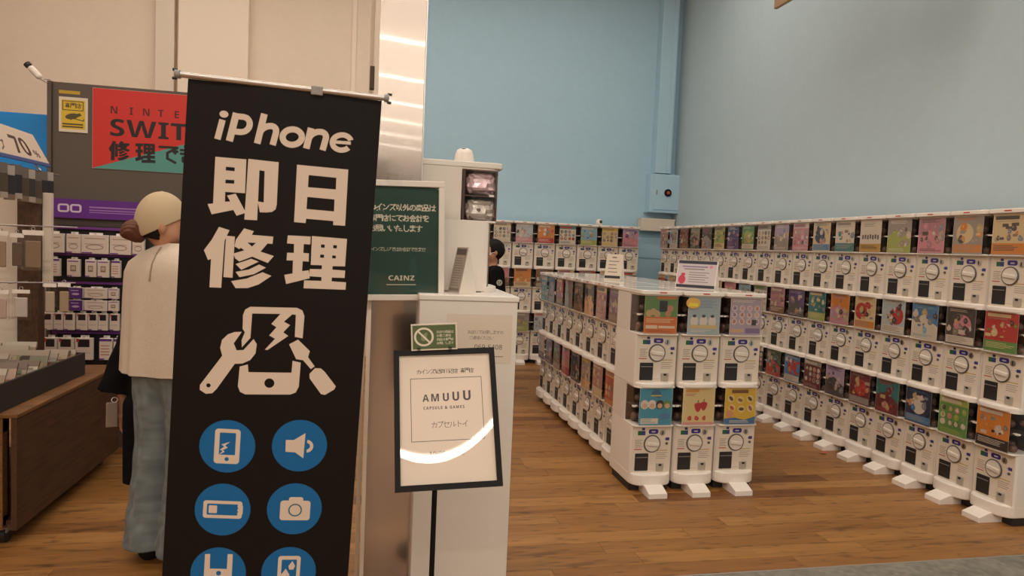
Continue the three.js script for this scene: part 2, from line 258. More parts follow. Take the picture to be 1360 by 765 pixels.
function card([c1, c2, c3], style = 0) {
  const n = cardCount++, g = ag; reseed(500 + n * 17);
  g.save(); g.translate((n % COLS) * CW, Math.floor(n / COLS) * CH); g.beginPath(); g.rect(0, 0, CW, CH); g.clip();
  g.fillStyle = INK[c1]; g.fillRect(0, 0, CW, CH);
  const k = INK[c2], w = INK[c3 ?? 'white'], bars = (x, y, n, len, col) => { g.fillStyle = col; for (let i = 0; i < n; i++) g.fillRect(x, y + i * 7, len * (0.6 + rnd() * 0.4), 3); };
  if (typeof style === 'function') style(g, bars);
  else {
    const st = style || 1 + Math.floor(rnd() * 4), soft = ['#d9cdbd', '#8a8078', '#4a4240', '#b9a894', '#c98f7a', '#7f8fa0', '#c9b27a', INK[c1], k, k, w, INK[c1]];
    const scatter = (n, x0, x1, y0, y1, r0, r1) => { for (let i = 0; i < n; i++) { const x = x0 + rnd() * (x1 - x0), y = y0 + rnd() * (y1 - y0), r = r0 + rnd() * (r1 - r0); if (rnd() < 0.7) blob(g, x, y, r, pick(soft)); else { g.fillStyle = pick(soft); g.fillRect(x - r, y - r * 0.5, r * 2, r); } } };
    if (st === 1) { g.fillStyle = k; g.fillRect(0, CH * 0.72, CW, CH * 0.28); scatter(16, 14, 156, 44, 118, 6, 17); g.fillStyle = w; g.fillRect(12, 8, 118, 16); bars(16, 30, 1, 130, INK.grey); bars(12, CH * 0.77, 4, 150, w); }
    if (st === 2) { g.fillStyle = k; g.beginPath(); g.arc(CW * (0.3 + rnd() * 0.4), CH * 0.46, 48, 0, 7); g.fill(); scatter(14, 20, 150, 36, 124, 6, 19); bars(20, 10, 2, 120, w); g.fillStyle = w; g.fillRect(6, CH * 0.76, CW - 12, CH * 0.2); bars(14, CH * 0.79, 4, 130, INK.grey); }
    if (st === 3) { g.fillStyle = w; g.fillRect(0, 0, CW, 32); g.fillStyle = k; g.fillRect(10, 7, CW * 0.7, 18); for (let r = 0; r < 3; r++) for (let c = 0; c < 4; c++) { g.fillStyle = pick(soft); g.beginPath(); g.arc(25 + c * 40, 58 + r * 34, 15, 0, 7); g.fill(); blob(g, 25 + c * 40 + rnd() * 6, 58 + r * 34, 8 + rnd() * 4, pick(soft)); } bars(12, CH * 0.86, 3, 140, w); }
    if (st === 4) { g.fillStyle = k; poly(g, [[0, CH], [0, CH * 0.5], [CW * 0.45, CH * 0.36], [CW, CH * 0.62], [CW, CH]]); scatter(18, 14, 156, 40, 150, 5, 20); bars(20, 8, 3, 125, w); bars(14, CH * 0.88, 2, 140, w); }
    if (st === 5) { g.fillStyle = k; g.fillRect(0, CH * 0.74, CW, CH * 0.26); g.fillStyle = INK.charcoal; for (let i = 0; i < 7; i++) g.fillRect(18 + i * 20, CH * 0.44 + rnd() * 6, 13, 24); bars(30, 18, 3, 110, INK.grey); bars(16, CH * 0.8, 3, 140, w); }
  }
  g.fillStyle = 'rgba(120,104,92,0.13)'; g.fillRect(0, 0, CW, CH);
  g.strokeStyle = 'rgba(255,250,240,0.5)'; g.lineWidth = 3; g.strokeRect(1.5, 1.5, CW - 3, CH - 3);
  g.restore();
  return n;
}
atlas.needsUpdate = true;
const cardMat = std([0.86, 0.80, 0.73], 0.45, 0, { map: atlas });
// printed front: stickers and small lines of text, 500 px per metre times four
const frontTex = canvas(536, 616, (g, w, h) => {
  const S = 2000, X = (x) => w / 2 + x * S, Y = (y) => h - y * S;
  g.fillStyle = '#efe9df'; g.fillRect(0, 0, w, h);
  const r = (x0, x1, y0, y1, c) => { g.fillStyle = c; g.fillRect(X(x0), Y(y1), (x1 - x0) * S, (y1 - y0) * S); };
  r(-0.097, -0.046, 0.252, 0.280, '#27703c'); r(-0.073, -0.046, 0.252, 0.280, '#3c4a90'); r(-0.070, -0.050, 0.284, 0.300, '#3a3a86');
  g.fillStyle = '#3b3590'; g.beginPath(); g.roundRect(X(-0.024), Y(0.290), 0.066 * S, 0.030 * S, 24); g.fill(); r(-0.004, 0.022, 0.270, 0.278, '#ddd5f0');
  r(0.094, 0.120, 0.217, 0.236, '#463c94'); r(0.086, 0.094, 0.224, 0.229, '#8a84b8');
  for (let i = 0; i < 5; i++) r(-0.113, -0.064 - (i % 2) * 0.008, 0.218 - i * 0.011, 0.222 - i * 0.011, '#a59d96');
  r(-0.118, -0.066, 0.158, 0.164, '#c2574c'); r(0.030, 0.110, 0.150, 0.155, '#c8ac4a');
  for (let i = 0; i < 4; i++) r(0.034, 0.110 - (i % 2) * 0.012, 0.135 - i * 0.012, 0.139 - i * 0.012, '#b0a8a0');
  r(-0.03, 0.03, 0.030, 0.033, '#c9c1b8');
  g.fillStyle = '#4a4440'; for (const a of [0.4, 1.2, 2.0, 3.4, 4.6, 5.6]) { g.beginPath(); g.arc(X(0.002 + 0.064 * Math.cos(a)), Y(0.2 + 0.064 * Math.sin(a)), 3, 0, 7); g.fill(); }
});
const frontMat = std([0.82, 0.76, 0.69], 0.35, 0, { map: frontTex });
const MW = 0.134, MD = 0.345, PITCH_Y = 0.56, BASE_Y = 0.095;
function plan(x, z0, z1, r) { const s = new THREE.Shape(); s.moveTo(-x, -z0); s.lineTo(-x, -z1 + r); s.quadraticCurveTo(-x, -z1, -x + r, -z1); s.lineTo(x - r, -z1); s.quadraticCurveTo(x, -z1, x, -z1 + r); s.lineTo(x, -z0); s.closePath(); return s; }   // shape y is minus z
const slab = (x, z0, z1, r, y0, y1, bevel = 0.003) => new THREE.ExtrudeGeometry(plan(x - bevel, z0 + bevel, z1 - bevel, r), { depth: y1 - y0 - 2 * bevel, bevelEnabled: bevel > 0, bevelThickness: bevel, bevelSize: bevel, bevelSegments: 2, curveSegments: 6 }).rotateX(-Math.PI / 2).scale(1, 1, 1).translate(0, y0 + bevel, 0);
function lipSlab(z0, y0, y1, b) { const x = MW + 0.001 - b, z1 = 0.054 - b, s = new THREE.Shape(); z0 += b; s.moveTo(-x, -z0); s.lineTo(-x, -(z1 - 0.085)); s.bezierCurveTo(-x, -(z1 - 0.025), -x + 0.035, -z1, -x + 0.10, -z1); s.lineTo(x - 0.10, -z1); s.bezierCurveTo(x - 0.035, -z1, x, -(z1 - 0.025), x, -(z1 - 0.085)); s.lineTo(x, -z0); s.closePath(); return new THREE.ExtrudeGeometry(s, { depth: y1 - y0 - 2 * b, bevelEnabled: true, bevelThickness: b, bevelSize: b, bevelSegments: 3, curveSegments: 8 }).rotateX(-Math.PI / 2).translate(0, y0 + b, 0); }
// rotateX(-90) takes shape y to -z, so a plan drawn with -z comes out the right way round
const WIN = (() => {   // clear box round the front: a ribbon along the plan outline with a rounded lower back corner
  const pts = [], x = 0.130, zb = -0.135, zf = 0.035, r = 0.045;
  for (let i = 0; i <= 6; i++) pts.push([-x, zb + (zf - r - zb) * i / 6]);
  for (let i = 1; i <= 6; i++) { const a = i / 6 * Math.PI / 2; pts.push([-x + r - r * Math.cos(a), zf - r + r * Math.sin(a)]); }
  for (let i = 5; i >= 0; i--) { const a = i / 6 * Math.PI / 2; pts.push([x - r + r * Math.cos(a), zf - r + r * Math.sin(a)]); }
  for (let i = 6; i >= 0; i--) pts.push([x, zb + (zf - r - zb) * i / 6]);
  const pos = [], uv = [], idx = [];
  pts.forEach(([px, pz], i) => { const back = Math.max(0, 1 - (pz - zb) / 0.06), lo = 0.319 + 0.05 * back * back; pos.push(px, lo, pz, px, 0.552, pz); uv.push(i / pts.length, 0, i / pts.length, 1); if (i) { const k = 2 * i; idx.push(k - 2, k, k - 1, k - 1, k, k + 1); } });
  const g = new THREE.BufferGeometry(); g.setAttribute('position', new THREE.Float32BufferAttribute(pos, 3)); g.setAttribute('uv', new THREE.Float32BufferAttribute(uv, 2)); g.setIndex(idx); g.computeVertexNormals(); return g;
})();
const G = {
  lower: merge([slab(MW, -MD, 0, 0.02, -0.002, 0.316), slab(MW, -MD, 0.030, 0.03, 0.311, 0.320)]),
  back: merge([slab(MW, -MD, -0.135, 0.006, 0.316, 0.556), slab(0.132, -0.14, 0.036, 0.045, 0.548, 0.556)]),
  lip: lipSlab(-0.02, -0.008, 0.022, 0.008), lipDeep: lipSlab(-MD, -0.048, 0.022, 0.008), lid: slab(0.1365, -MD, 0.052, 0.03, 0.556, 0.583, 0.005),
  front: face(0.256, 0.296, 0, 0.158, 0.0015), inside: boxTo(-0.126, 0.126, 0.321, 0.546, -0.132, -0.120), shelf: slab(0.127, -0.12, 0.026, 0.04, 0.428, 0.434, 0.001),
  ring: new THREE.TorusGeometry(0.0505, 0.0045, 8, 32).translate(0.002, 0.2, 0.004), dial: cyl(0.047, 0.010, 32).rotateX(Math.PI / 2).translate(0.002, 0.2, 0.004), grip: box(0.080, 0.024, 0.014, 0, 0, 0, 0.006).rotateZ(-0.12).translate(0.002, 0.198, 0.012),
  outlet: box(0.086, 0.108, 0.012, -0.061, 0.086, 0, 0.004), flap: box(0.076, 0.0045, 0.003, -0.061, 0.116, 0.0075), coin: cyl(0.017, 0.006, 20).rotateX(Math.PI / 2).translate(0.066, 0.268, 0.003), slot: box(0.004, 0.022, 0.003, 0.066, 0.268, 0.007),
  returnCup: box(0.050, 0.052, 0.012, 0.059, 0.054, 0.003, 0.006), returnHole: box(0.018, 0.012, 0.004, 0.059, 0.068, 0.009), key: cyl(0.008, 0.006, 14).rotateX(Math.PI / 2).translate(0.098, 0.2, 0.003),
  mark: face(0.045, 0.007, 0, 0.570, 0.0535), base: boxTo(-0.125, 0.125, -0.095, -0.046, -MD + 0.03, -0.02),
  foot: (() => { const s = new THREE.Shape([[-0.05, -0.095], [0.135, -0.095], [0.135, -0.068], [0.066, -0.043], [-0.05, -0.043]].map(([a, b]) => new THREE.Vector2(a, b))); return new THREE.ExtrudeGeometry(s, { depth: 0.112, bevelEnabled: true, bevelSize: 0.003, bevelThickness: 0.003, bevelSegments: 1 }).translate(0, 0, -0.056).rotateY(-Math.PI / 2); })(),
};
G.clip = boxTo(-0.137, -0.108, 0.429, 0.438, -0.01, 0.012); G.clip2 = boxTo(0.108, 0.137, 0.429, 0.438, -0.01, 0.012);
G.capsules = (() => { reseed(77); const l = []; for (let i = 0; i < 16; i++) l.push(new THREE.IcosahedronGeometry(0.024, 1).translate(-0.1 + rnd() * 0.2, (i % 2 ? 0.338 : 0.460) + rnd() * 0.03, -0.095 + rnd() * 0.08)); return merge(l); })();
const capsuleMats = [[0.22, 0.05, 0.04], [0.06, 0.14, 0.07], [0.16, 0.10, 0.07], [0.12, 0.05, 0.05], [0.20, 0.11, 0.04], [0.14, 0.08, 0.06]].map((c) => std(c, 0.25));
function machine(label, group, pos, turn, cardNo, { top = false, foot = false, scale = 1 } = {}) {
  const t = thing('capsule_machine', label, 'capsule machine', pos, turn, group); t.scale.setScalar(scale);
  part('body', G.lower, M.abs, t); part('back_shell', G.back, M.absSide, t); part('tray_lip', foot ? G.lipDeep : G.lip, M.abs, t); part('front_panel', G.front, frontMat, t);
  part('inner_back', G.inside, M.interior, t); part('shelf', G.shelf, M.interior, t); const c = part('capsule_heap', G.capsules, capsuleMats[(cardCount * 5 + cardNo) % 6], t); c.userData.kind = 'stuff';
  if (cardNo >= 0) { const d = part('display_card', cardGeo(cardNo), cardMat, t); d.position.set(0, 0.436, 0.0325); }
  part('window', WIN, M.glass, t); part('window_clip', G.clip, M.abs, t); part('window_clip', G.clip2, M.abs, t);
  const dial = part('turn_dial', G.dial, M.knob, t); part('dial_ring', G.ring, M.ringGrey, dial); part('grip', G.grip, M.knob, dial);
  const o = part('outlet', G.outlet, M.dark, t); part('flap', G.flap, M.smokedFlap, o);
  const s = part('coin_plate', G.coin, M.chrome, t); part('coin_slot', G.slot, M.dark, s);
  const r = part('coin_return', G.returnCup, M.grey2, t); part('return_hole', G.returnHole, M.dark, r); part('key_lock', G.key, M.ringGrey, t);
  if (top) { const l = part('lid', G.lid, M.lid, t); part('lid_mark', G.mark, M.redMark, l); }
  if (foot) { if (foot !== 'bare') part('foot', G.foot, M.abs, t); part('base_frame', G.base, M.dark, t); }
  return t;
}
M.smokedFlap = std([0.22, 0.20, 0.18], 0.3); M.grey2 = std([0.40, 0.35, 0.29], 0.4);
const ORD = ['first', 'second', 'third', 'fourth', 'fifth', 'sixth', 'seventh', 'eighth', 'ninth', 'tenth', 'eleventh', 'twelfth', 'thirteenth', 'fourteenth', 'fifteenth', 'sixteenth', 'seventeenth', 'last'];
const names = (c) => `${c[0]} and ${c[1]}`, TIER = ['bottom', 'middle', 'top'], LEVEL = ['lower', 'upper'];
const palette = Object.keys(INK);
const random3 = (s) => { reseed(s); const soft = ['grey', 'mauve', 'white', 'cream', 'lilac', 'pale-blue', 'brown', 'maroon', 'charcoal', 'green', 'pink', 'navy', 'red', 'teal', 'peach', 'purple']; const a = pick(soft); let b = pick(soft); while (b === a) b = pick(soft); return [a, b, pick(['white', 'cream', 'grey', 'yellow'])]; };
// right wall, near end to corner
const RIGHT = [
  [['orange', 'black', 'white', 1], ['green', 'white', 'lime', 3], ['navy', 'white', 'blue', 2], ['teal', 'maroon', 'red', 4], ['maroon', 'red', 'grey', 2], ['lilac', 'charcoal', 'purple', 4], ['maroon', 'white', 'grey', 3], ['blue', 'red', 'white', 2], ['dark-green', 'red', 'grey', 4], ['charcoal', 'pink', 'white', 3]],
  [['red', 'green', 'cream', 1], ['charcoal', 'pink', 'white', 2], ['blue', 'white', 'sky-blue', 4], ['pale-blue', 'red', 'white', 2], ['cream', 'red', 'orange', 2], ['orange', 'pink', 'lilac', 4], ['teal', 'lime', 'cream', 1], ['purple', 'charcoal', 'lilac', 4], ['mauve', 'brown', 'white', 1], ['white', 'green', 'grey', 3], ['sky-blue', 'grey', 'white', 2]],
  [['cream', 'orange', 'charcoal', 1], ['grey', 'cream', 'orange', 2], ['mauve', 'pink', 'charcoal', 4], ['grey', 'lime', 'white', 4], ['white', 'mustard', 'black', 5], ['white', 'teal', 'grey', 1], ['cream', 'navy', 'blue', 2], ['pink', 'mauve', 'white', 3], ['lilac', 'grey', 'white', 4], ['white', 'brown', 'grey', 3], ['green', 'lime', 'white', 2], ['indigo', 'purple', 'white', 4], ['lime', 'cream', 'brown', 1], ['charcoal', 'grey', 'red', 4], ['grey', 'charcoal', 'green', 4], ['maroon', 'brown', 'grey', 4], ['pale-blue', 'grey', 'white', 2], ['grey', 'pink', 'white', 3]],
];
for (let tier = 0; tier < 3; tier++) for (let k = 0; k < 18; k++) {
  const c = RIGHT[tier][k] ?? random3(900 + tier * 40 + k), n = card(c, c[3]);
  machine(`white capsule machine, ${names(c)} card, ${k === 0 ? 'nearest in' : k === 17 ? 'corner end of' : ORD[k] + ' from near end of'} ${TIER[tier]} tier, right wall`, 'capsule machines along the right wall', [3.575, BASE_Y + tier * PITCH_Y, -3.22 - 0.2745 * k], -Math.PI / 2, n, { top: tier === 2, foot: tier === 0 });
}
// back wall, right end to left
const BACK = [[['grey', 'yellow', 'white', 1]], [], [['lilac', 'pink', 'purple', 4], ['cream', 'mustard', 'yellow', 3], ['sky-blue', 'lime', 'white', 1], ['white', 'red', 'teal', 3], ['orange', 'red', 'white', 1], ['pale-blue', 'pink', 'white', 1], ['white', 'grey', 'cream', 3]]];
for (let tier = 0; tier < 3; tier++) for (let k = 0; k < 8; k++) {
  let c = BACK[tier][k] ?? random3(1200 + tier * 40 + k); if (tier === 1 && k === 5) c = ['orange', 'cream', 'brown', 1]; if (tier === 0 && k === 5) c = ['grey', 'lime', 'white', 1];
  machine(`white capsule machine, ${names(c)} card, ${k ? ORD[k] + ' from' : 'at the'} corner end of ${TIER[tier]} tier, back wall`, 'capsule machines along the back wall', [3.268 - 0.282 * k, BASE_Y + tier * PITCH_Y, -8.345], 0, card(c, c[3]), { top: tier === 2, foot: tier === 0 });
}
// island: front end of three by two, then the two long sides
const FRONT = [
  [['sky-blue', 'blue'], ['yellow', 'red'], ['yellow', 'blue']], [['green', 'orange'], ['pale-blue', 'yellow'], ['lilac', 'peach']],
];
const frontArt = [[
  (g, bars) => { g.fillStyle = '#3f9fc4'; g.fillRect(0, 0, CW, CH); g.fillStyle = '#2f6f9c'; g.beginPath(); g.arc(85, 34, 26, Math.PI, 7); g.fill(); g.fillStyle = '#e6c84e'; g.fillRect(58, 34, 54, 6); [['#e9e2d6', 28], ['#efe9df', 66], ['#2c2a30', 106], ['#5f9a4c', 144]].forEach(([c, x]) => { g.fillStyle = c; g.beginPath(); g.ellipse(x, 80, 21, 22, 0, 0, 7); g.fill(); g.fillStyle = '#e6c0a0'; g.beginPath(); g.ellipse(x, 86, 13, 12, 0, 0, 7); g.fill(); }); g.fillStyle = '#4b86bf'; g.beginPath(); g.ellipse(132, 136, 26, 16, 0, 0, 7); g.fill(); g.fillStyle = '#f0eadf'; g.fillRect(10, 146, 90, 26); bars(14, 150, 3, 80, '#8aa'); },
  (g, bars) => { g.fillStyle = '#ead89a'; g.fillRect(0, 0, CW, CH); g.fillStyle = '#e3a04a'; g.fillRect(14, 8, 70, 14); bars(14, 28, 2, 60, '#c9776a'); for (const [x, y, r] of [[82, 92, 20], [112, 86, 19]]) { g.fillStyle = '#c22f3a'; g.beginPath(); g.moveTo(x - r, y - r * 0.6); g.quadraticCurveTo(x, y - r * 1.4, x + r, y - r * 0.6); g.quadraticCurveTo(x + r * 0.8, y + r, x, y + r * 1.3); g.quadraticCurveTo(x - r * 0.8, y + r, x - r, y - r * 0.6); g.fill(); g.fillStyle = '#4f8a3c'; g.fillRect(x - 3, y - r * 1.6, 6, 10); } for (const x of [40, 78, 116]) blob(g, x, 148, 10, '#c9403f'); g.fillStyle = '#e8a0a8'; g.fillRect(0, 166, CW, 14); },
  (g, bars) => { g.fillStyle = '#e6c23a'; g.fillRect(0, 0, CW, CH); g.fillStyle = '#7a5336'; g.fillRect(36, 10, 90, 16); for (const [x, y] of [[34, 52], [84, 60], [136, 54], [40, 98], [92, 104], [140, 100]]) { g.fillStyle = '#f2dfa0'; g.beginPath(); g.arc(x, y, 18, 0, 7); g.fill(); g.fillStyle = pick(['#5a4630', '#3a3430', '#a06a3a', '#c2553a']); g.beginPath(); g.ellipse(x, y, 14, 8, rnd(), 0, 7); g.fill(); } g.fillStyle = '#e8a070'; g.beginPath(); g.arc(30, 128, 20, 0, 7); g.fill(); g.fillStyle = '#3f78b4'; poly(g, [[0, 180], [0, 150], [60, 146], [110, 158], [170, 140], [170, 180]]); bars(30, 160, 2, 110, '#e8e0d0'); },
], [
  (g, bars) => { g.fillStyle = '#5f8f4a'; g.fillRect(0, 0, CW, CH); g.fillStyle = '#c9a878'; for (const [x, y] of [[24, 84], [46, 76], [66, 86]]) { g.beginPath(); g.arc(x, y, 16, 0, 7); g.fill(); } g.fillStyle = '#20242e'; g.fillRect(76, 24, 40, 52); g.fillStyle = '#c08a6a'; g.beginPath(); g.arc(132, 60, 16, 0, 7); g.fill(); g.beginPath(); g.arc(122, 84, 15, 0, 7); g.fill(); g.fillStyle = '#d8722a'; g.fillRect(62, 4, 100, 12); g.fillRect(0, 100, CW, 80); bars(12, 110, 3, 150, '#e8d2b0'); g.fillStyle = '#e8d9c0'; g.fillRect(10, 140, 60, 16); g.fillRect(76, 142, 84, 12); bars(12, 162, 2, 140, '#a8501c'); },
  (g, bars) => { g.fillStyle = '#a9c2d0'; g.fillRect(0, 0, CW, CH); bars(60, 14, 6, 100, '#7f9fb4'); g.fillStyle = '#e9e6e0'; for (const x of [36, 84, 130]) { g.beginPath(); g.ellipse(x, 116, 20, 26, 0, 0, 7); g.fill(); g.fillStyle = '#3c4046'; g.beginPath(); g.ellipse(x, 92, 10, 7, 0, 0, 7); g.fill(); g.fillStyle = '#e9e6e0'; } g.fillStyle = '#ddc88a'; g.fillRect(14, 134, 142, 18); bars(20, 158, 2, 120, '#e9e2d6'); },
  (g, bars) => { g.fillStyle = '#b5a9bd'; g.fillRect(0, 0, CW, CH); bars(14, 10, 2, 140, '#e4dccf'); for (let r = 0; r < 3; r++) for (let c = 0; c < 4; c++) { g.fillStyle = '#ddd3da'; g.beginPath(); g.arc(24 + c * 40, 50 + r * 32, 15, 0, 7); g.fill(); blob(g, 24 + c * 40, 50 + r * 32, 8, pick(['#d98a4a', '#c9776a', '#e2b070', '#8a7aa0', '#d9a0a8'])); } g.fillStyle = '#3a3236'; g.fillRect(118, 104, 24, 28); g.fillStyle = '#8272a4'; g.fillRect(86, 146, 78, 24); g.fillStyle = '#d8b48e'; g.fillRect(10, 150, 66, 16); },
]];
const ART_LABEL = [['blue card of round faces', 'yellow card with two red berries', 'yellow card with blue hill edge'], ['green and orange card', 'pale blue card with round yellow badge', 'lilac card of small toys']];
const PLACE = ['left column', 'middle column', 'right column'];
for (let lv = 0; lv < 2; lv++) for (let k = 0; k < 3; k++) {
  const m = machine(`white capsule machine, ${ART_LABEL[lv][k]}, ${LEVEL[lv]} ${PLACE[k]} of island front`, 'capsule machines on the island', [1.710 + 0.281 * k, BASE_Y + lv * PITCH_Y, -3.825], 0, card(FRONT[lv][k].concat('white'), frontArt[lv][k]), { top: lv === 1, foot: lv === 0 });
  if (lv === 1 && k === 1) part('round_badge', cyl(0.040, 0.003, 28).rotateX(Math.PI / 2).scale(1.15, 0.85, 1).translate(-0.078, 0.512, 0.040), std([0.72, 0.42, 0.10], 0.5), m, 'yellow and orange oval badge'), part('badge_stripe', box(0.060, 0.020, 0.002, -0.078, 0.502, 0.0425), std([0.75, 0.62, 0.06], 0.5), m);
}
for (const side of [0, 1]) for (let lv = 0; lv < 2; lv++) for (let k = 0; k < 8; k++) {
  const c = random3(1500 + side * 100 + lv * 40 + k);
  machine(`white capsule machine, ${names(c)} card, ${ORD[k]} along island's ${side ? 'far' : 'near'} long side, ${LEVEL[lv]} tier`, 'capsule machines on the island', [side ? 2.337 : 1.645, BASE_Y + lv * PITCH_Y, -4.325 - 0.2745 * k], side ? Math.PI / 2 : -Math.PI / 2, card(c), { top: lv === 1, foot: lv === 0 && 'bare' });
}
// ---------------------------------------------------------------- black roll-up banner
function tiltFrame(o, yaw, lean, roll) {   // yaw > 0: the right side lies farther; lean > 0: the top lies farther
  const X = V(Math.cos(yaw), 0, -Math.sin(yaw)), N = V(Math.sin(yaw), 0, Math.cos(yaw));
  const U = V(0, 1, 0).multiplyScalar(Math.cos(lean)).addScaledVector(N, -Math.sin(lean)), Z = new THREE.Vector3().crossVectors(X, U);
  const X2 = X.clone().multiplyScalar(Math.cos(roll)).addScaledVector(U, Math.sin(roll)), U2 = U.clone().multiplyScalar(Math.cos(roll)).addScaledVector(X, -Math.sin(roll));
  o.quaternion.setFromRotationMatrix(new THREE.Matrix4().makeBasis(X2, U2, Z));
}
{
  const S = 1.09, PRINT = '#e6d9cb';
  const tex = canvas(589, 2042, (g, w, h) => {
    g.fillStyle = '#17120f'; g.fillRect(0, 0, w, h); g.scale(S, S);
    const fill = (list, c) => { g.fillStyle = c; list.forEach((p) => poly(g, p)); };
    // slanted rounded word on top
    g.strokeStyle = PRINT; g.lineCap = 'butt'; g.lineJoin = 'round';
    line(g, [[99, 105], [88, 162]], 18); g.fillStyle = PRINT; g.beginPath(); g.ellipse(102, 89, 12.5, 10, 0, 0, 7); g.fill();
    line(g, [[136, 82], [121, 164]], 20); g.lineWidth = 17.5; g.beginPath(); g.moveTo(133, 91); g.lineTo(154, 91); g.bezierCurveTo(184, 91, 180, 135, 148, 135); g.lineTo(125, 135); g.stroke();
    line(g, [[213, 76], [198, 163]], 19); g.lineWidth = 18; g.beginPath(); g.moveTo(205, 128); g.bezierCurveTo(212, 108, 252, 98, 248, 127); g.lineTo(241, 163); g.stroke();
    g.lineWidth = 18; g.beginPath(); g.ellipse(294, 134, 27, 22, -0.25, 0, 7); g.stroke();
    line(g, [[345, 102], [335, 163]], 19); g.beginPath(); g.lineWidth = 18; g.moveTo(342, 130); g.bezierCurveTo(349, 108, 392, 100, 388, 128); g.lineTo(381, 163); g.stroke();
    g.lineWidth = 16; g.beginPath(); g.ellipse(434, 134, 27, 22, -0.25, -0.1, -5.35, true); g.stroke(); line(g, [[410, 135], [460, 133]], 10);
    // four large characters
    fill([[[85, 212], [171, 211], [173, 309], [118, 310], [119, 338], [133, 336], [123, 320], [147, 312], [179, 365], [153, 376], [143, 360], [84, 378], [71, 349], [86, 346]], [[176, 209], [261, 210], [263, 332], [261, 347], [251, 356], [236, 359], [217, 360], [209, 329], [226, 330], [223, 240], [209, 239], [211, 384], [175, 385]], [[312, 212], [458, 211], [460, 378], [425, 379], [425, 367], [348, 367], [347, 380], [314, 380]]], PRINT);
    fill([[[116, 238], [140, 238], [140, 248], [116, 248]], [[117, 275], [141, 274], [141, 284], [117, 285]], [[347, 239], [425, 239], [426, 273], [347, 274]], [[347, 303], [424, 303], [425, 338], [347, 338]]], '#17120f');
    fill(SHU, PRINT); fill([[[188, 451], [211, 450], [201, 461]]], '#17120f'); fill(RI, PRINT); fill(RI_HOLES, '#17120f');
    // telephone, wrench and screwdriver
    fill([[[188, 705], [187, 664], [192, 648], [206, 638], [338, 632], [354, 639], [361, 656], [360, 723], [337, 720], [336, 654], [326, 653], [304, 676], [322, 685], [304, 708], [319, 718], [262, 764], [254, 763], [281, 729], [264, 720], [283, 694], [268, 685], [292, 654], [213, 658], [212, 731], [189, 761], [187, 739], [195, 715]],
      [[187, 714], [166, 750], [175, 770], [194, 768], [221, 733], [231, 748], [229, 776], [215, 797], [193, 809], [172, 811], [125, 889], [113, 903], [95, 906], [77, 895], [77, 880], [135, 789], [128, 766], [132, 742], [148, 724], [166, 716]], [[186, 818], [209, 810], [212, 833], [334, 828], [335, 792], [359, 796], [358, 869], [350, 888], [335, 895], [206, 901], [191, 894], [184, 878]],
      [[322, 743], [347, 727], [383, 760], [379, 779], [400, 806], [389, 815], [365, 789], [345, 787]], [[401, 811], [418, 811], [430, 821], [465, 864], [461, 874], [435, 892], [423, 890], [387, 843], [386, 829]]], PRINT);
    g.fillStyle = '#17120f'; g.beginPath(); g.arc(101, 880, 6, 0, 7); g.arc(273, 863, 14, 0, 7); g.fill();
    // blue discs
    const rr = (x, y, w2, h2, r, c) => { g.fillStyle = c; g.beginPath(); g.roundRect(x, y, w2, h2, r); g.fill(); }, B = '#1f6fb2';
    for (const [x, y] of [[164, 1061], [371, 1051], [161, 1255], [368, 1248], [159, 1452], [363, 1448], [157, 1650], [360, 1646]]) { g.fillStyle = B; g.beginPath(); g.arc(x, y, 80, 0, 7); g.fill(); }
    rr(127, 1008, 73, 106, 10, PRINT); rr(141, 1020, 46, 67, 2, B); fill([[[172, 1046], [146, 1056], [155, 1062], [143, 1072], [151, 1076], [140, 1088], [158, 1078], [152, 1073], [166, 1065], [158, 1059]]], PRINT); g.fillStyle = B; g.beginPath(); g.arc(164, 1100, 6, 0, 7); g.fill();
    fill([[[330, 1034], [353, 1034], [386, 1011], [384, 1090], [359, 1072], [331, 1071]]], PRINT); g.strokeStyle = PRINT; g.lineWidth = 10; g.beginPath(); g.arc(391, 1052, 15, -1.5, 1.5); g.stroke();
    rr(105, 1228, 112, 54, 8, PRINT); rr(116, 1238, 88, 34, 3, B); rr(121, 1243, 24, 24, 3, PRINT); rr(203, 1240, 16, 30, 5, PRINT); rr(199, 1247, 6, 6, 1, B); rr(199, 1258, 6, 6, 1, B);
    rr(326, 1222, 88, 62, 9, PRINT); rr(350, 1211, 42, 20, 7, PRINT); g.strokeStyle = '#4d6f8e'; g.lineWidth = 4; g.beginPath(); g.arc(370, 1252, 18, 0, 7); g.stroke();
    fill([[[118, 1394], [133, 1393], [134, 1438], [183, 1438], [183, 1392], [198, 1392], [199, 1500], [190, 1508], [128, 1510], [118, 1500]]], PRINT); g.fillStyle = B; g.beginPath(); g.arc(160, 1452, 7, 0, 7); g.fill();
    rr(330, 1396, 66, 108, 9, PRINT); rr(341, 1408, 44, 70, 2, B); fill([[[372, 1412], [381, 1428], [376, 1440], [364, 1440], [361, 1428]], [[354, 1436], [366, 1456], [361, 1474], [344, 1474], [340, 1456]]], PRINT);
    rr(118, 1606, 80, 88, 8, PRINT); rr(322, 1604, 76, 88, 8, PRINT); g.fillStyle = '#e6d9cb'; g.fillRect(40, 1780, 460, 26);
  });
  const t = thing('roll_up_banner', 'black roll-up banner stand with large white characters and blue round icons', 'banner', [-0.2553, 1.8796, -2.0802]); tiltFrame(t, -0.0484, -0.0165, -0.0406);
  const g = new THREE.PlaneGeometry(0.54, 1.865, 12, 30), a = g.attributes.position;
  for (let i = 0; i < a.count; i++) { const x = a.getX(i), y = a.getY(i); a.setZ(i, 0.004 * Math.cos(x * 11) + 0.0015 * Math.sin(y * 5 + x * 3)); } g.computeVertexNormals(); g.translate(0, -0.9325, 0);
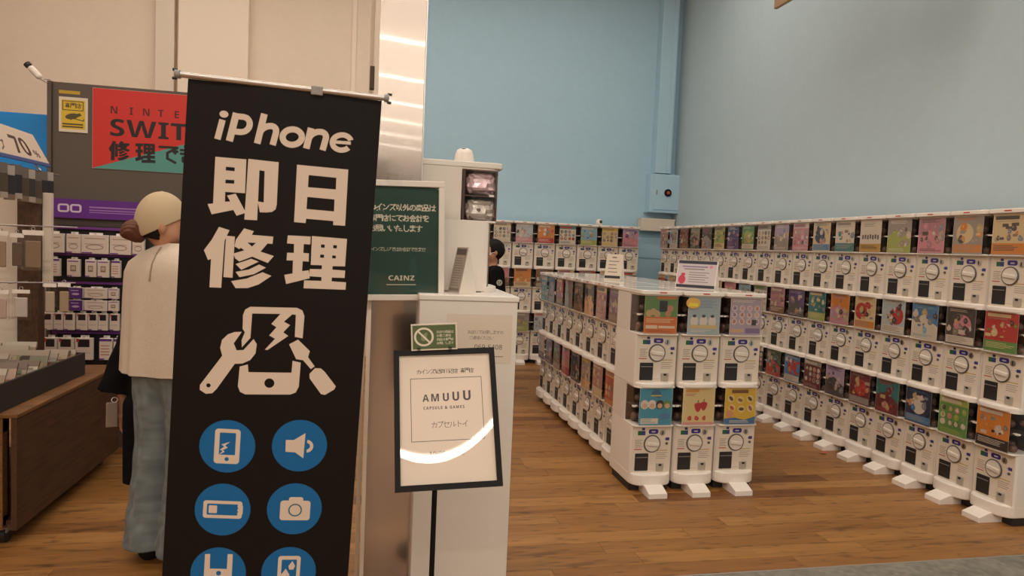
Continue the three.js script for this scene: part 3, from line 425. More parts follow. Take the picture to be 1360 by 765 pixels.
  part('print', g, phys([0.90, 0.84, 0.78], 0.6, { map: tex, specularIntensity: 0.4 }), t, 'black printed sheet'); part('backing', g.clone().scale(1, 1, 1).translate(0, 0, -0.003), std([0.5, 0.48, 0.45], 0.7), t);
  const top = part('top_rail', cyl(0.0085, 0.58, 16).rotateZ(Math.PI / 2).translate(-0.006, 0.008, 0), M.chromeSoft, t); for (const s of [-1, 1]) { part('end_cap', cyl(0.012, 0.014, 14).rotateZ(Math.PI / 2).translate(s * 0.29 - 0.006, 0.008, 0), M.grey, top); for (const q of [-1, 1]) part('screw', cyl(0.004, 0.012, 8).rotateZ(Math.PI / 2).translate(s * 0.298 - 0.006, 0.008 + q * 0.012, 0), M.dark, top); }
  part('pole_clip', box(0.034, 0.026, 0.03, 0.085, 0.006, -0.006, 0.003), M.grey, t); part('pole', rod(V(0.085, 0.0, -0.02), V(0.02, -1.83, -0.05), 0.008), M.chromeSoft, t);
  part('base_case', box(0.58, 0.07, 0.1, 0, -1.832, -0.02, 0.02), M.chromeSoft, t); for (const s of [-1, 1]) part('foot', box(0.03, 0.012, 0.32, s * 0.2, -1.872, -0.02, 0.003), M.grey, t);
}
// ---------------------------------------------------------------- small poster stand in a black frame
{
  const tex = canvas(620, 840, (g, w, h) => {
    g.fillStyle = '#f1e7da'; g.fillRect(0, 0, w, h); const ink = '#4a4246'; g.strokeStyle = ink; g.fillStyle = ink;
    jp(g, 'カインズ紀伊川辺店 専門店', w * 0.185, h * 0.117, 30, 0.10, 0.06); g.lineWidth = 3.5; g.strokeRect(w * 0.12, h * 0.19, w * 0.775, h * 0.49);
    g.textBaseline = 'alphabetic'; let x = w * 0.245; for (const [c, s] of [['A', 66], ['M', 70], ['U', 74], ['U', 82], ['U', 92]]) { g.font = `bold ${s}px sans-serif`; g.fillText(c, x, h * 0.375); x += g.measureText(c).width * 1.22; }
    g.font = 'bold 26px sans-serif'; const s = 'CAPSULE & GAMES'; let x2 = w * 0.25; for (const c of s) { g.fillText(c, x2, h * 0.437); x2 += g.measureText(c).width + 3.4; }
    g.strokeStyle = '#5a5256'; jp(g, 'カプセルトイ', w * 0.33, h * 0.535, 38, 0.08, 0.1);
    g.font = '44px sans-serif'; g.fillText('10:00-20:00', w * 0.30, h * 0.795);
  });
  const t = thing('poster_stand', 'black-framed poster on a slim black floor stand before the white counter', 'sign stand', [0.2396, 1.1122, -2.1916]); tiltFrame(t, -0.0804, 0.4525, 0.0586);
  const W = 0.325, H = 0.44, b = 0.017;
  part('frame', merge([box(W, b, 0.016, 0, -b / 2, 0), box(W, b, 0.016, 0, -H + b / 2, 0), box(b, H - 2 * b, 0.016, -W / 2 + b / 2, -H / 2, 0), box(b, H - 2 * b, 0.016, W / 2 - b / 2, -H / 2, 0)]), M.black, t); part('back_board', box(W - 0.01, H - 0.01, 0.006, 0, -H / 2, -0.008), M.dark, t);
  part('poster', face(W - 2 * b, H - 2 * b, 0, -H / 2, -0.002), std([0.86, 0.80, 0.74], 0.6, 0, { map: tex }), t);
  const g = new THREE.PlaneGeometry(W - 2 * b, H - 2 * b, 40, 50), a = g.attributes.position;   // slightly bowed clear sheet
  for (let i = 0; i < a.count; i++) { const u = a.getX(i) / 0.1455, v = a.getY(i) / 0.203; a.setZ(i, COVER(u, v)); } g.computeVertexNormals(); g.translate(0, -H / 2, 0.0035);
  part('cover_sheet', g, new THREE.MeshPhysicalMaterial({ color: 0xffffff, roughness: 0.015, transmission: 1, thickness: 0, ior: 1.5 }), t, 'bowed clear plastic sheet');
  t.updateMatrixWorld(true); const inv = t.matrixWorld.clone().invert();
  for (const [n, geo] of [['post', cyl(0.0095, 0.86, 14).translate(0.246, 0.44, -2.395)], ['base_plate', cyl(0.10, 0.012, 40).translate(0.246, 0.006, -2.395)], ['tilt_joint', box(0.05, 0.05, 0.05, 0.246, 0.885, -2.383, 0.006)]]) part(n, geo.applyMatrix4(inv), M.black, t);
}
{
  const tex = canvas(300, 180, (g, w, h) => {
    g.fillStyle = '#e9e2d2'; g.fillRect(0, 0, w, h); g.fillStyle = '#54683c'; g.fillRect(8, 8, w - 16, h - 16);
    g.fillStyle = '#8a9470'; g.beginPath(); g.ellipse(82, 92, 20, 26, 0.3, 0, 7); g.fill(); g.beginPath(); g.ellipse(96, 70, 10, 12, 0, 0, 7); g.fill();
    g.strokeStyle = '#efe9dc'; g.lineWidth = 14; g.beginPath(); g.arc(82, 88, 58, 0, 7); g.stroke(); line(g, [[42, 46], [122, 130]], 12);
    jp(g, 'お店の商品は', 166, 48, 17, 0.12); jp(g, 'お取ご連絡', 166, 74, 17, 0.12); jp(g, '商品は専門店', 166, 100, 17, 0.12); jp(g, 'お願いします', 166, 126, 17, 0.12);
  });
  const t = thing('prohibition_card', 'small green card with a white barred circle, propped on the poster frame', 'sign', [0.2075, 1.112, -2.192]); tiltFrame(t, -0.05, 0.12, 0.06);
  part('card', box(0.148, 0.086, 0.003, 0, 0.041, 0.012, 0.0008), M.paper, t); part('card_print', face(0.146, 0.084, 0, 0.041, 0.0142), std([0.86, 0.8, 0.72], 0.5, 0, { map: tex }), t);
  for (const s of [-1, 1]) part('clip', box(0.012, 0.014, 0.03, s * 0.05, 0.002, 0.0, 0.002), M.smoked, t);
}
// ---------------------------------------------------------------- green notice in a white frame on the pillar
{
  const tex = canvas(512, 720, (g, w, h) => {
    g.fillStyle = '#0d4438'; g.fillRect(0, 0, w, h); g.strokeStyle = '#e6ded0';
    jp(g, 'カインズ以外の商品は', 66, 118, 39, 0.165, 0.10); jp(g, '専門店にてお会計を', 66, 190, 39, 0.165, 0.10); jp(g, 'お願いいたします', 66, 258, 39, 0.165, 0.10); jp(g, '※カインズレジではお会計できません', 30, 405, 24, 0.12, 0.04);
    g.fillStyle = '#e6ded0'; g.font = 'bold 46px sans-serif'; g.save(); g.translate(186, 626); g.scale(1.25, 1); g.fillText('CAINZ', 0, 0); g.restore(); g.fillRect(176, 652, 190, 5);
  });
  const t = thing('framed_notice', 'dark green notice in a white frame fixed to the steel pillar', 'notice', [0.1035, 1.462, -2.748]); tiltFrame(t, 0, 0.01, 0.028);
  const W = 0.362, H = 0.478, b = 0.024;
  part('frame', merge([box(W, b, 0.02, 0, H / 2 - b / 2, 0, 0.003), box(W, b, 0.02, 0, -H / 2 + b / 2, 0, 0.003), box(b, H - 2 * b, 0.02, -W / 2 + b / 2, 0, 0, 0.003), box(b, H - 2 * b, 0.02, W / 2 - b / 2, 0, 0, 0.003)]), M.white, t); part('back_board', box(W - 0.01, H - 0.01, 0.006, 0, 0, -0.012), M.white, t);
  part('poster', face(W - 2 * b, H - 2 * b, 0, 0, -0.003), std([0.85, 0.8, 0.72], 0.6, 0, { map: tex }), t);
  const g = new THREE.PlaneGeometry(W - 2 * b, H - 2 * b, 30, 40), a = g.attributes.position; for (let i = 0; i < a.count; i++) a.setZ(i, 0.0011 * Math.sin(a.getY(i) * 34 + a.getX(i) * 9) + 0.001 * Math.sin(a.getX(i) * 40 + 1)); g.computeVertexNormals(); g.translate(0, 0, 0.004);
  part('cover_sheet', g, new THREE.MeshPhysicalMaterial({ color: 0xffffff, roughness: 0.05, transmission: 1, thickness: 0, ior: 1.5 }), t, 'wavy clear plastic sheet'); part('hanger_tape', box(0.06, 0.05, 0.002, -0.02, H / 2 + 0.01, 0.012), M.glass, t);
}
// ---------------------------------------------------------------- white counter with a machine seen side on
{
  const t = thing('white_counter', 'tall narrow white counter box beside the steel pillar', 'counter', [0.384, 0, -2.90]);
  part('box_body', box(0.392, 1.235, 0.49, 0, 0.6175, 0, 0.004), M.white, t); part('top_board', box(0.400, 0.022, 0.50, 0, 1.246, 0, 0.004), M.abs, t);
  const tex = canvas(440, 330, (g, w, h) => { g.fillStyle = '#f0e6da'; g.fillRect(0, 0, w, h); g.strokeStyle = '#6a6064'; g.fillStyle = '#5a5256'; jp(g, 'お店にてお取しますの', 140, 108, 22, 0.08, 0.1); jp(g, 'ご連絡ください', 150, 146, 22, 0.08, 0.1); g.font = '46px sans-serif'; g.textAlign = 'right'; g.fillText('069-5408', 378, 236); line(g, [[320, 284], [382, 284]], 4); });
  part('paper_notice', face(0.262, 0.196, 0.045, 1.085, 0.2465), std([0.86, 0.8, 0.73], 0.6, 0, { map: tex }), t);
  const m = machine('single white capsule machine standing side-on upon the tall white counter', undefined, [0.490, 1.262, -2.995], Math.PI / 2, card(['white', 'pink', 'cream', 2]), { top: true, scale: 0.94 });
  part('side_card', box(0.13, 0.05, 0.001, 0, 0, 0).applyMatrix4(new THREE.Matrix4().makeRotationY(Math.PI / 2)).rotateX(0.25).translate(0.134, 0.440, -0.04), M.paper, m, 'slanting white price strip');
  const bag = new THREE.IcosahedronGeometry(1, 5), a = bag.attributes.position;
  for (let i = 0; i < a.count; i++) { const p = V(a.getX(i), a.getY(i), a.getZ(i)), k = 0.86 + 0.16 * n1(p.x * 5 + 20 + p.z * 3, p.y * 6 + 20) + 0.14 * n2(p.z * 9 + 30 + p.y * 4, p.x * 9 + 30); p.set(Math.sign(p.x) * Math.pow(Math.abs(p.x), 0.6), Math.sign(p.y) * Math.pow(Math.abs(p.y), 0.6), Math.sign(p.z) * Math.pow(Math.abs(p.z), 0.6)).multiplyScalar(k); a.setXYZ(i, p.x * 0.118, p.y * 0.056, p.z * 0.076); }
  for (const [y, c, l] of [[0.490, [0.62, 0.44, 0.46], 'crinkled pink and silver wrapped prize'], [0.372, [0.50, 0.44, 0.38], 'crinkled silver wrapped prize']]) part('wrapped_prize', bag.clone().translate(0, y, -0.047), phys(c, 0.28, { metalness: 0.35, clearcoat: 0.4, flatShading: true }), m, l);
  const w = thing('dome_camera', 'small white dome camera on top of the counter machine', 'camera', [0.385, 1.8098, -3.0]);
  part('housing', new THREE.LatheGeometry([[0, 0], [0.046, 0], [0.045, 0.012], [0.040, 0.045], [0.033, 0.062], [0.018, 0.070], [0, 0.072]].map(([a, b]) => new THREE.Vector2(a, b)), 28), M.white, w); part('lens', new THREE.SphereGeometry(0.007, 12, 8).scale(1.6, 0.7, 1).translate(-0.006, 0.064, 0.022), M.dark, w);
}
function tentCard(label, pos, turn, w, h, d, tex) {
  const t = thing('tent_card', label, 'tent card', pos, turn);
  const s = new THREE.Shape([new THREE.Vector2(-d / 2, 0), new THREE.Vector2(d / 2, 0), new THREE.Vector2(0.002, h), new THREE.Vector2(-0.002, h)]);
  part('holder', new THREE.ExtrudeGeometry(s, { depth: w, bevelEnabled: false }).translate(0, 0, -w / 2).rotateY(-Math.PI / 2), M.paper, t);
  const p = part('print', face(w * 0.96, Math.hypot(h, d / 2) * 0.95), std([0.85, 0.79, 0.72], 0.5, 0, { map: tex }), t), a = Math.atan2(d / 2 - 0.002, h); p.rotation.x = -a; p.position.set(0, h / 2 + 0.002, d / 4 + 0.0035);
  return t;
}
tentCard('small white tent card with grey print on the white counter', [0.368, 1.2575, -2.775], -1.1, 0.08, 0.19, 0.085, canvas(160, 360, (g, w, h) => { g.fillStyle = '#b9b0a8'; g.fillRect(0, 0, w, h); g.fillStyle = '#6a6460'; g.fillRect(10, 10, 140, 50); g.fillStyle = '#8a827c'; for (let i = 0; i < 12; i++) g.fillRect(16, 84 + i * 20, 100 + (i * 37) % 30, 6); g.fillRect(10, 330, 140, 20); }));
tentCard('white tent card with navy bands and red figure on the island top', [2.10, 1.239, -4.12], -0.72, 0.26, 0.185, 0.11, canvas(360, 280, (g, w, h) => { g.fillStyle = '#c9c4cc'; g.fillRect(0, 0, w, h); g.fillStyle = '#28283e'; g.fillRect(0, 0, w, 34); g.fillRect(0, h - 30, w, 30); g.fillStyle = '#8a7aa0'; g.fillRect(40, 56, 240, 14); g.fillStyle = '#7a7078'; g.fillRect(60, 84, 190, 10); for (let i = 0; i < 5; i++) g.fillRect(110, 120 + i * 24, 190 - (i * 31) % 60, 7); g.fillStyle = '#c83a58'; g.beginPath(); g.ellipse(48, 200, 34, 46, 0, 0, 7); g.fill(); g.beginPath(); g.ellipse(56, 146, 20, 16, 0, 0, 7); g.fill(); g.fillStyle = '#d88a98'; g.beginPath(); g.arc(310, 60, 16, 0, 7); g.fill(); }));
tentCard('plain white tent card with a black foot band on the island top', [1.83, 1.239, -4.95], -0.70, 0.13, 0.20, 0.10, canvas(200, 280, (g, w, h) => { g.fillStyle = '#e0d8cc'; g.fillRect(0, 0, w, h); g.fillStyle = '#7a7470'; g.fillRect(70, 24, 60, 14); for (let i = 0; i < 4; i++) g.fillRect(34, 70 + i * 40, 130 - (i * 29) % 40, 9); g.fillStyle = '#2c2a2c'; g.fillRect(0, h - 44, w, 30); }));
{
  const w = thing('shelf_camera', 'tiny white camera with black lens on the back wall row of machines', 'camera', [2.87, 1.7785, -8.42]);
  part('stand', cyl(0.035, 0.012, 20).translate(0, 0.006, 0), M.white, w); part('housing', new THREE.SphereGeometry(0.042, 20, 14).scale(1, 1.1, 1).translate(0, 0.056, 0), M.white, w); part('lens', new THREE.SphereGeometry(0.024, 16, 10).translate(0.008, 0.064, 0.026), M.dark, w);
}
solo('paper_scrap', 'tiny red and white paper scrap on the wood floor by the right wall machines', 'scrap', (() => { const g = new THREE.PlaneGeometry(0.07, 0.035, 6, 3).rotateX(-Math.PI / 2), a = g.attributes.position; for (let i = 0; i < a.count; i++) a.setY(i, 0.004 + 0.006 * Math.abs(Math.sin(a.getX(i) * 70))); g.computeVertexNormals(); return g.rotateY(0.5).translate(3.40, 0, -4.47); })(), std([0.45, 0.12, 0.08], 0.7, 0, { side: THREE.DoubleSide }));
// ---------------------------------------------------------------- accessory rack with posters
const RX = (px) => -2.166 + (px - 66) * 0.0047, RZ = -5.22;
{
  const t = thing('accessory_rack', 'tall dark grey shop rack with purple header and rows of hooks', 'rack', [-1.40, 0, RZ]);
  part('back_panel', boxTo(-0.76, 0.8, 0, 2.45, -0.04, 0, 0.003), M.rackGrey, t); part('hook_panel', boxTo(-0.72, 0.8, 0.2, 1.48, 0, 0.02), M.dark, t); part('base_shelf', boxTo(-0.74, 0.8, 0, 0.2, 0, 0.3, 0.004), M.rackGrey, t);
  part('side_post', boxTo(-0.785, -0.76, 0, 2.45, -0.05, 0.02), M.rackGrey, t);
  for (const [y, c] of [[1.455, M.purple], [1.272, M.purple], [1.078, M.purple], [0.733, M.purple], [0.90, M.dark]]) part('price_rail', boxTo(-0.74, 0.8, y, y + 0.018, 0.02, 0.05, 0.002), c, t);
  const tex = canvas(1024, 96, (g, w, h) => { g.fillStyle = '#6a2f96'; g.fillRect(0, 0, w, h); g.strokeStyle = '#e8dcec'; g.lineWidth = 9; for (const x of [26, 76]) { g.beginPath(); g.roundRect(x, 30, 38, 34, 8); g.stroke(); } g.fillStyle = '#b48acb'; g.fillRect(150, 34, 250, 7); g.fillRect(150, 50, 220, 5); g.fillRect(150, 62, 190, 4); for (let i = 0; i < 4; i++) g.fillRect(440, 26 + i * 13, 130 - (i % 2) * 20, 6); });
  part('header_strip', face(1.56, 0.128, 0.035, 1.596, 0.034), std([0.8, 0.75, 0.75], 0.4, 0, { map: tex }), t); part('header_backing', boxTo(-0.745, 0.815, 1.53, 1.66, 0, 0.033), M.purple, t);
  const y1 = part('small_print', face(0.13, 0.022, -0.655, 2.385, 0.0015), std([0.5, 0.32, 0.03], 0.6), t, 'small yellow strip of print');
}
{
  const tex = canvas(1000, 570, (g, w, h) => {
    g.fillStyle = '#d8322a'; g.fillRect(0, 0, w, h); g.fillStyle = '#5aa39c'; poly(g, [[0, h], [w, h * 0.40], [w, h]]);
    g.fillStyle = '#55100c'; g.font = 'bold 74px sans-serif'; [...'NINTENDO'].forEach((c, i) => g.fillText(c, 112 + i * 108 + (c === 'I' ? 22 : 0), 172));
    g.fillStyle = '#1c1414'; g.font = 'bold 168px sans-serif'; g.save(); g.scale(1.3, 1); let x = 82; for (const c of 'SWITCH') { g.fillText(c, x, 330); x += g.measureText(c).width * 1.03; } g.restore();
    const put = (polys, ox, oy, ex, ey, x0, y0, s) => { g.save(); g.translate(x0, y0); g.scale(s / ex, s / ey); g.translate(-ox, -oy); polys.forEach((p) => poly(g, p)); g.restore(); };
    put(SHU, 68, 410, 196, 180, 108, 365, 142); put(RI, 296, 416, 178, 153, 285, 370, 138); g.fillStyle = '#d8322a'; put(RI_HOLES, 296, 416, 178, 153, 285, 370, 138);
    g.strokeStyle = '#1c1414'; jp(g, 'できます', 450, 374, 122, 0.15, 0.10);
  });
  const t = thing('repair_poster', 'red and teal poster with bold black lettering on the grey rack', 'poster', [-1.4355, 2.155, RZ + 0.003]);
  part('sheet', box(0.95, 0.548, 0.004, 0, 0, 0.001), M.paper, t); part('sheet_print', face(0.948, 0.546, 0, 0, 0.0036), std([0.85, 0.8, 0.75], 0.5, 0, { map: tex }), t);
  const tex2 = canvas(220, 290, (g, w, h) => { g.fillStyle = '#e9e0d0'; g.fillRect(0, 0, w, h); g.fillStyle = '#e2c53c'; g.fillRect(18, 22, 184, 244); g.fillStyle = '#3a3426'; for (const y of [30, 104]) g.fillRect(26, y, 160, 6); g.fillRect(26, 30, 6, 76); g.fillRect(182, 30, 6, 80); g.strokeStyle = '#4a432c'; jp(g, '専門店', 46, 48, 38, 0.13, 0.15); g.fillStyle = '#5a5234'; g.beginPath(); g.ellipse(100, 158, 52, 24, -0.2, 0, 7); g.fill(); poly(g, [[60, 160], [160, 128], [176, 146], [90, 190]]); line(g, [[120, 178], [190, 192], [190, 178]], 7); g.fillStyle = '#4a432c'; for (let i = 0; i < 2; i++) g.fillRect(26, 218 + i * 22, 160, 12); });
  const n = thing('camera_notice', 'yellow security camera notice in a white border on the grey rack', 'notice', [-2.029, 2.234, RZ + 0.003]);
  part('sheet', box(0.178, 0.236, 0.004, 0, 0, 0.001), M.paper, n); part('sheet_print', face(0.176, 0.234, 0, 0, 0.0036), std([0.85, 0.8, 0.72], 0.5, 0, { map: tex2 }), n);
  const c = thing('bullet_camera', 'white bullet security camera on a thin arm at the rack corner', 'camera', [-2.175, 2.43, RZ]);
  part('arm', rod(V(0, 0.0, 0), V(-0.035, 0.02, 0.05), 0.006), M.white, c); part('mount', cyl(0.016, 0.02, 14).rotateZ(1.57), M.white, c);
  const b = new THREE.Matrix4().makeRotationZ(0.75).setPosition(-0.06, 0.055, 0.07);
  const body = part('housing', new THREE.CapsuleGeometry(0.021, 0.06, 6, 16).applyMatrix4(b), M.white, c); part('lens', cyl(0.022, 0.02, 18).translate(0, 0.064, 0.0).applyMatrix4(b), M.dark, body);
  part('antenna', rod(V(-0.02, 0.02, 0.04), V(0.02, 0.02, 0.05), 0.003), M.grey, c);
}
// packs on the rack
{
  const packTex = [0, 1, 2, 3, 4].map((k) => canvas(128, 128, (g, w, h) => {
    reseed(60 + k); g.fillStyle = ['#e6dbd2', '#e6dbd2', '#5b2f86', '#e2d6cc', '#e6dbd2'][k]; g.fillRect(0, 0, w, h);
    if (k === 0) { g.fillStyle = '#b9a89c'; g.fillRect(14, 20, 100, 8); g.fillRect(14, 60, 90, 6); g.strokeStyle = '#9a8a80'; g.lineWidth = 5; g.beginPath(); g.ellipse(64, 84, 40, 16, 0, 0, 7); g.stroke(); }
    if (k === 1) { g.fillStyle = '#8a7a6c'; g.fillRect(34, 44, 60, 46); g.fillStyle = '#c8bba8'; g.fillRect(42, 52, 44, 26); g.fillStyle = '#7b3f9c'; g.fillRect(10, 10, 108, 8); }
    if (k === 2) { g.fillStyle = '#cbb6dc'; g.fillRect(20, 30, 70, 10); g.beginPath(); g.ellipse(64, 78, 34, 14, 0, 0, 7); g.fill(); }
    if (k === 3) { g.fillStyle = '#2a2026'; g.fillRect(20, 6, 88, 46); g.fillStyle = '#b8443a'; g.fillRect(8, 0, 20, 22); g.fillStyle = '#c9b9ae'; g.fillRect(14, 84, 100, 6); }
    if (k === 4) { g.fillStyle = '#6a3f8c'; g.fillRect(0, 0, w, 16); g.fillStyle = '#c07a6a'; for (let i = 0; i < 4; i++) g.fillRect(14, 40 + i * 18, 90, 6); }
    g.fillStyle = '#7b3f9c'; if (k !== 2) g.fillRect(0, h - 8, w * 0.4, 8);
  })), packMat = packTex.map((m) => std([0.84, 0.78, 0.73], 0.35, 0, { map: m }));
  const rows = [
    ['top', 1.292, 1.436, [[61.5, 91.8, 0, 'wide white'], [95, 113.5, 0, 'narrow white'], [114.5, 150, 0, 'widest white'], [152, 180, 0, 'white boxed'], [182, 198, 0, 'white']]],
    ['second', 1.132, 1.264, [[68.2, 86.5, 4, 'white and purple'], [95.9, 112.4, 1, 'white brown-pictured'], [119.7, 134, 1, 'white'], [136, 151, 1, 'white square-pictured'], [154, 166, 4, 'white']]],
    ['third upper', 0.985, 1.066, [[98, 117, 2, 'purple'], [118.5, 149, 0, 'wide white'], [150.5, 164, 1, 'white']]],
    ['third lower', 0.90, 0.980, [[98, 117, 2, 'purple'], [118.5, 149, 0, 'wide white'], [150.5, 164, 1, 'white']]],
    ['fourth', 0.765, 0.895, [[65, 77.6, 3, 'white black-topped'], [79, 91, 3, 'white red-cornered'], [92, 106, 3, 'white black-topped'], [108.5, 123, 3, 'white'], [124, 136.7, 3, 'white'], [137.5, 150, 3, 'white'], [152.6, 165, 3, 'white']]],
    ['bottom', 0.560, 0.728, [[66, 83, 3, 'red and black'], [84.5, 105, 3, 'red and black'], [107, 130, 3, 'white and red'], [139, 156, 4, 'white purple-topped'], [158, 170, 4, 'white']]],
  ];
  for (const [rn, y0, y1, list] of rows) list.forEach(([a, b, k, desc], i) => {
    const x0 = RX(a), x1 = RX(b), w = x1 - x0, h = y1 - y0, d = 0.03;
    const t = thing('accessory_pack', `${desc} accessory pack, ${ORD[i]} from the rack's post in the ${rn} row`, 'package', [(x0 + x1) / 2, y0, RZ + 0.09], 0, 'accessory packs on the purple rack');
    part('box_body', box(w, h * 0.9, d, 0, h * 0.45, 0, 0.003), M.paper, t); part('printed_front', face(w * 0.97, h * 0.87, 0, h * 0.45, d / 2 + 0.001), packMat[k], t); part('hang_tab', box(w * 0.5, h * 0.12, 0.003, 0, h * 0.94, -0.008), M.paper, t); part('hook', rod(V(0, h * 0.95, -0.07), V(0, h * 0.95, 0.03), 0.0025, 6), M.wire, t);
  });
}
// ---------------------------------------------------------------- wooden display table with its riser, tray and goods
{
  const t = thing('display_table', 'low dark plywood display table on castors with timber corner frame', 'table', [-2.1, 0, -3.95]);
  part('side_panel', boxTo(0.545, 0.57, 0.085, 0.60, -0.66, 0.585, 0.003), M.tableWood, t); part('end_panel', boxTo(-0.52, 0.50, 0.12, 0.58, 0.50, 0.52), M.trayWood, t); part('table_top', boxTo(-0.54, 0.575, 0.60, 0.618, -0.665, 0.59, 0.003), M.tableEdge, t);
  for (const [x, z] of [[0.46, 0.535], [-0.5, 0.535], [0.46, -0.62], [-0.5, -0.62]]) part('corner_post', boxTo(x, x + 0.05, 0.10, 0.60, z, z + 0.045, 0.002), M.tableEdge, t);
  part('rail', boxTo(-0.5, 0.51, 0.53, 0.59, 0.535, 0.575, 0.002), M.tableEdge, t); part('rail', boxTo(-0.5, 0.51, 0.085, 0.15, 0.535, 0.575, 0.002), M.tableEdge, t); part('inner_shelf', boxTo(-0.52, 0.54, 0.10, 0.12, -0.62, 0.55), M.tableWood, t);
  for (const [x, z] of [[0.48, 0.5], [-0.46, 0.5], [0.48, -0.6], [-0.46, -0.6]]) { const w = part('castor', cyl(0.038, 0.03, 16).rotateZ(1.5708).translate(x, 0.04, z), M.dark, t); part('fork', box(0.04, 0.05, 0.05, x, 0.075, z, 0.004), M.grey, w); }
  const y = thing('display_tray', 'dark brown open wooden tray full of packets on the display table', 'tray', [-2.005, 0.6185, -3.80]);
  part('tray_side', boxTo(0.385, 0.40, 0, 0.128, -0.50, 0.55, 0.002), M.trayWood, y); part('tray_side', boxTo(-0.40, -0.385, 0, 0.128, -0.50, 0.55, 0.002), M.trayWood, y); part('tray_end', boxTo(-0.385, 0.385, 0, 0.128, -0.50, -0.485, 0.002), M.trayWood, y); part('tray_end', boxTo(-0.385, 0.385, 0, 0.128, 0.535, 0.55, 0.002), M.tableEdge, y); part('tray_floor', boxTo(-0.385, 0.385, 0, 0.012, -0.485, 0.535), M.trayWood, y);
  const goods = ['#b9ab98', '#cbbfae', '#a8a59a', '#d0c4b0', '#7a5a4c', '#c4b79c', '#8f8a7c', '#bdb49c', '#c9a58c', '#a3a894'].map((c, k) => std([0.52, 0.47, 0.40], 0.25, 0, { map: canvas(96, 128, (g, w, h) => { reseed(200 + k); g.fillStyle = c; g.fillRect(0, 0, w, h); for (let i = 0; i < 9; i++) { g.fillStyle = pick(['#e0d6c6', '#8a7a6a', '#5a4a40', '#c9b48c', '#b0483c', '#6a7a5c', '#d8cdbb']); g.fillRect(rnd() * 70, rnd() * 100, 10 + rnd() * 34, 5 + rnd() * 22); } }) }));
  const headers = [[0.30, 0.24, 0.18], [0.42, 0.36, 0.29], [0.16, 0.11, 0.08]].map((c) => std(c, 0.5)), tints = ['beige', 'pale cream', 'grey-green', 'light tan', 'brown', 'sandy', 'dull grey', 'straw-coloured', 'peach', 'sage'];
  reseed(91);
  for (let col = 0; col < 3; col++) for (let k = 0; k < 8; k++) {
    const i = (col * 7 + k * 3) % 10, p = thing('film_packet', `${tints[i]} flat packet leaning in the tray, ${ORD[k]} from far end, ${['outer', 'middle', 'inner'][col]} row`, 'packet', [-1.70 - col * 0.19, 0.632, -4.14 + k * 0.105], (rnd() - 0.5) * 0.25, 'flat packets standing in the tray');
    const h = 0.17 + rnd() * 0.035, w = 0.15, lean = new THREE.Matrix4().makeRotationX(-0.35 - rnd() * 0.3), d = 0.010;
    part('sleeve', box(w, h, d, 0, h / 2, 0, 0.003).applyMatrix4(lean), goods[i], p); part('header_card', box(w, 0.03, d + 0.002, 0, h - 0.016, 0).applyMatrix4(lean), headers[i % 3], p);
  }
  const b = thing('cardboard_carton', 'small open brown carton at the far end of the tray', 'box', [-1.72, 0.632, -4.235], 0.2);
  const cb = std([0.16, 0.085, 0.035], 0.8); for (const [x, z, w, d] of [[0, 0.033, 0.13, 0.004], [0, -0.033, 0.13, 0.004], [0.063, 0, 0.004, 0.062], [-0.063, 0, 0.004, 0.062]]) part('carton_wall', box(w, 0.135, d, x, 0.0675, z), cb, b); part('carton_base', box(0.122, 0.004, 0.062, 0, 0.002, 0), cb, b);
  // riser: timber post, white board, wires, sign, hanging packs
  const r = thing('display_riser', 'timber post and white backboard standing on the display table', 'display stand', [-1.95, 0.6185, -4.45]);
  part('post', boxTo(-0.055, 0.055, 0, 1.05, -0.04, 0.04, 0.003), M.postWood, r); part('white_strip', boxTo(0.058, 0.105, 0.49, 1.04, -0.03, 0.0, 0.002), M.cream, r); part('back_board', boxTo(-0.65, -0.06, 0.1, 1.02, -0.03, -0.005, 0.002), M.cream, r); part('wire_bar', rod(V(-0.6, 0.835, 0.25), V(0.34, 0.845, 0.25), 0.004), M.wire, r); part('wire_bar', rod(V(-0.6, 0.515, 0.25), V(0.33, 0.535, 0.25), 0.004), M.wire, r);
  for (const x of [-0.5, 0.0]) for (const yy of [0.84, 0.523]) part('wire_arm', rod(V(x, yy, 0.25), V(x, yy, 0.0), 0.004), M.wire, r); part('top_bar', rod(V(0.02, 1.165, -0.3), V(0.02, 1.165, 1.0), 0.006), M.wire, r); part('top_arm', rod(V(0.04, 0.95, -0.02), V(0.02, 1.165, -0.02), 0.006), M.wire, r);
  const packs = [[-1.985, 0.075, 1.215, 0.215, 'tan', [0.30, 0.20, 0.12]], [-1.905, 0.065, 1.225, 0.195, 'dark brown', [0.10, 0.06, 0.04]], [-1.826, 0.105, 1.215, 0.225, 'brown clear-wrapped', [0.22, 0.14, 0.08]], [-1.985, 0.08, 0.935, 0.17, 'pale pink', [0.5, 0.36, 0.30]], [-1.885, 0.085, 0.945, 0.165, 'white framed', [0.52, 0.46, 0.40]], [-1.742, 0.062, 0.975, 0.175, 'beige', [0.42, 0.34, 0.24]], [-1.672, 0.062, 0.978, 0.175, 'sandy', [0.36, 0.26, 0.16]]];
  packs.forEach(([x, w, y0, h, c, col], i) => {
    const up = i < 3, p = thing('hanging_pack', `${c} phone case pack hanging on the ${up ? 'upper' : 'lower'} wire bar of the riser`, 'package', [x, y0, -4.19], 0, 'packs hanging on the riser');
    part('case_body', box(w * 0.72, h * 0.66, 0.014, 0, h * 0.40, 0, 0.006), std(col, 0.5), p); part('clear_sleeve', box(w, h * 0.9, 0.022, 0, h * 0.45, 0, 0.003), M.glass, p); part('header_card', box(w, h * 0.12, 0.006, 0, h * 0.93, 0), M.paper, p); part('hook', new THREE.TorusGeometry(0.009, 0.002, 6, 14).translate(0, h + 0.006, 0), M.wire, p);
  });
  reseed(17);
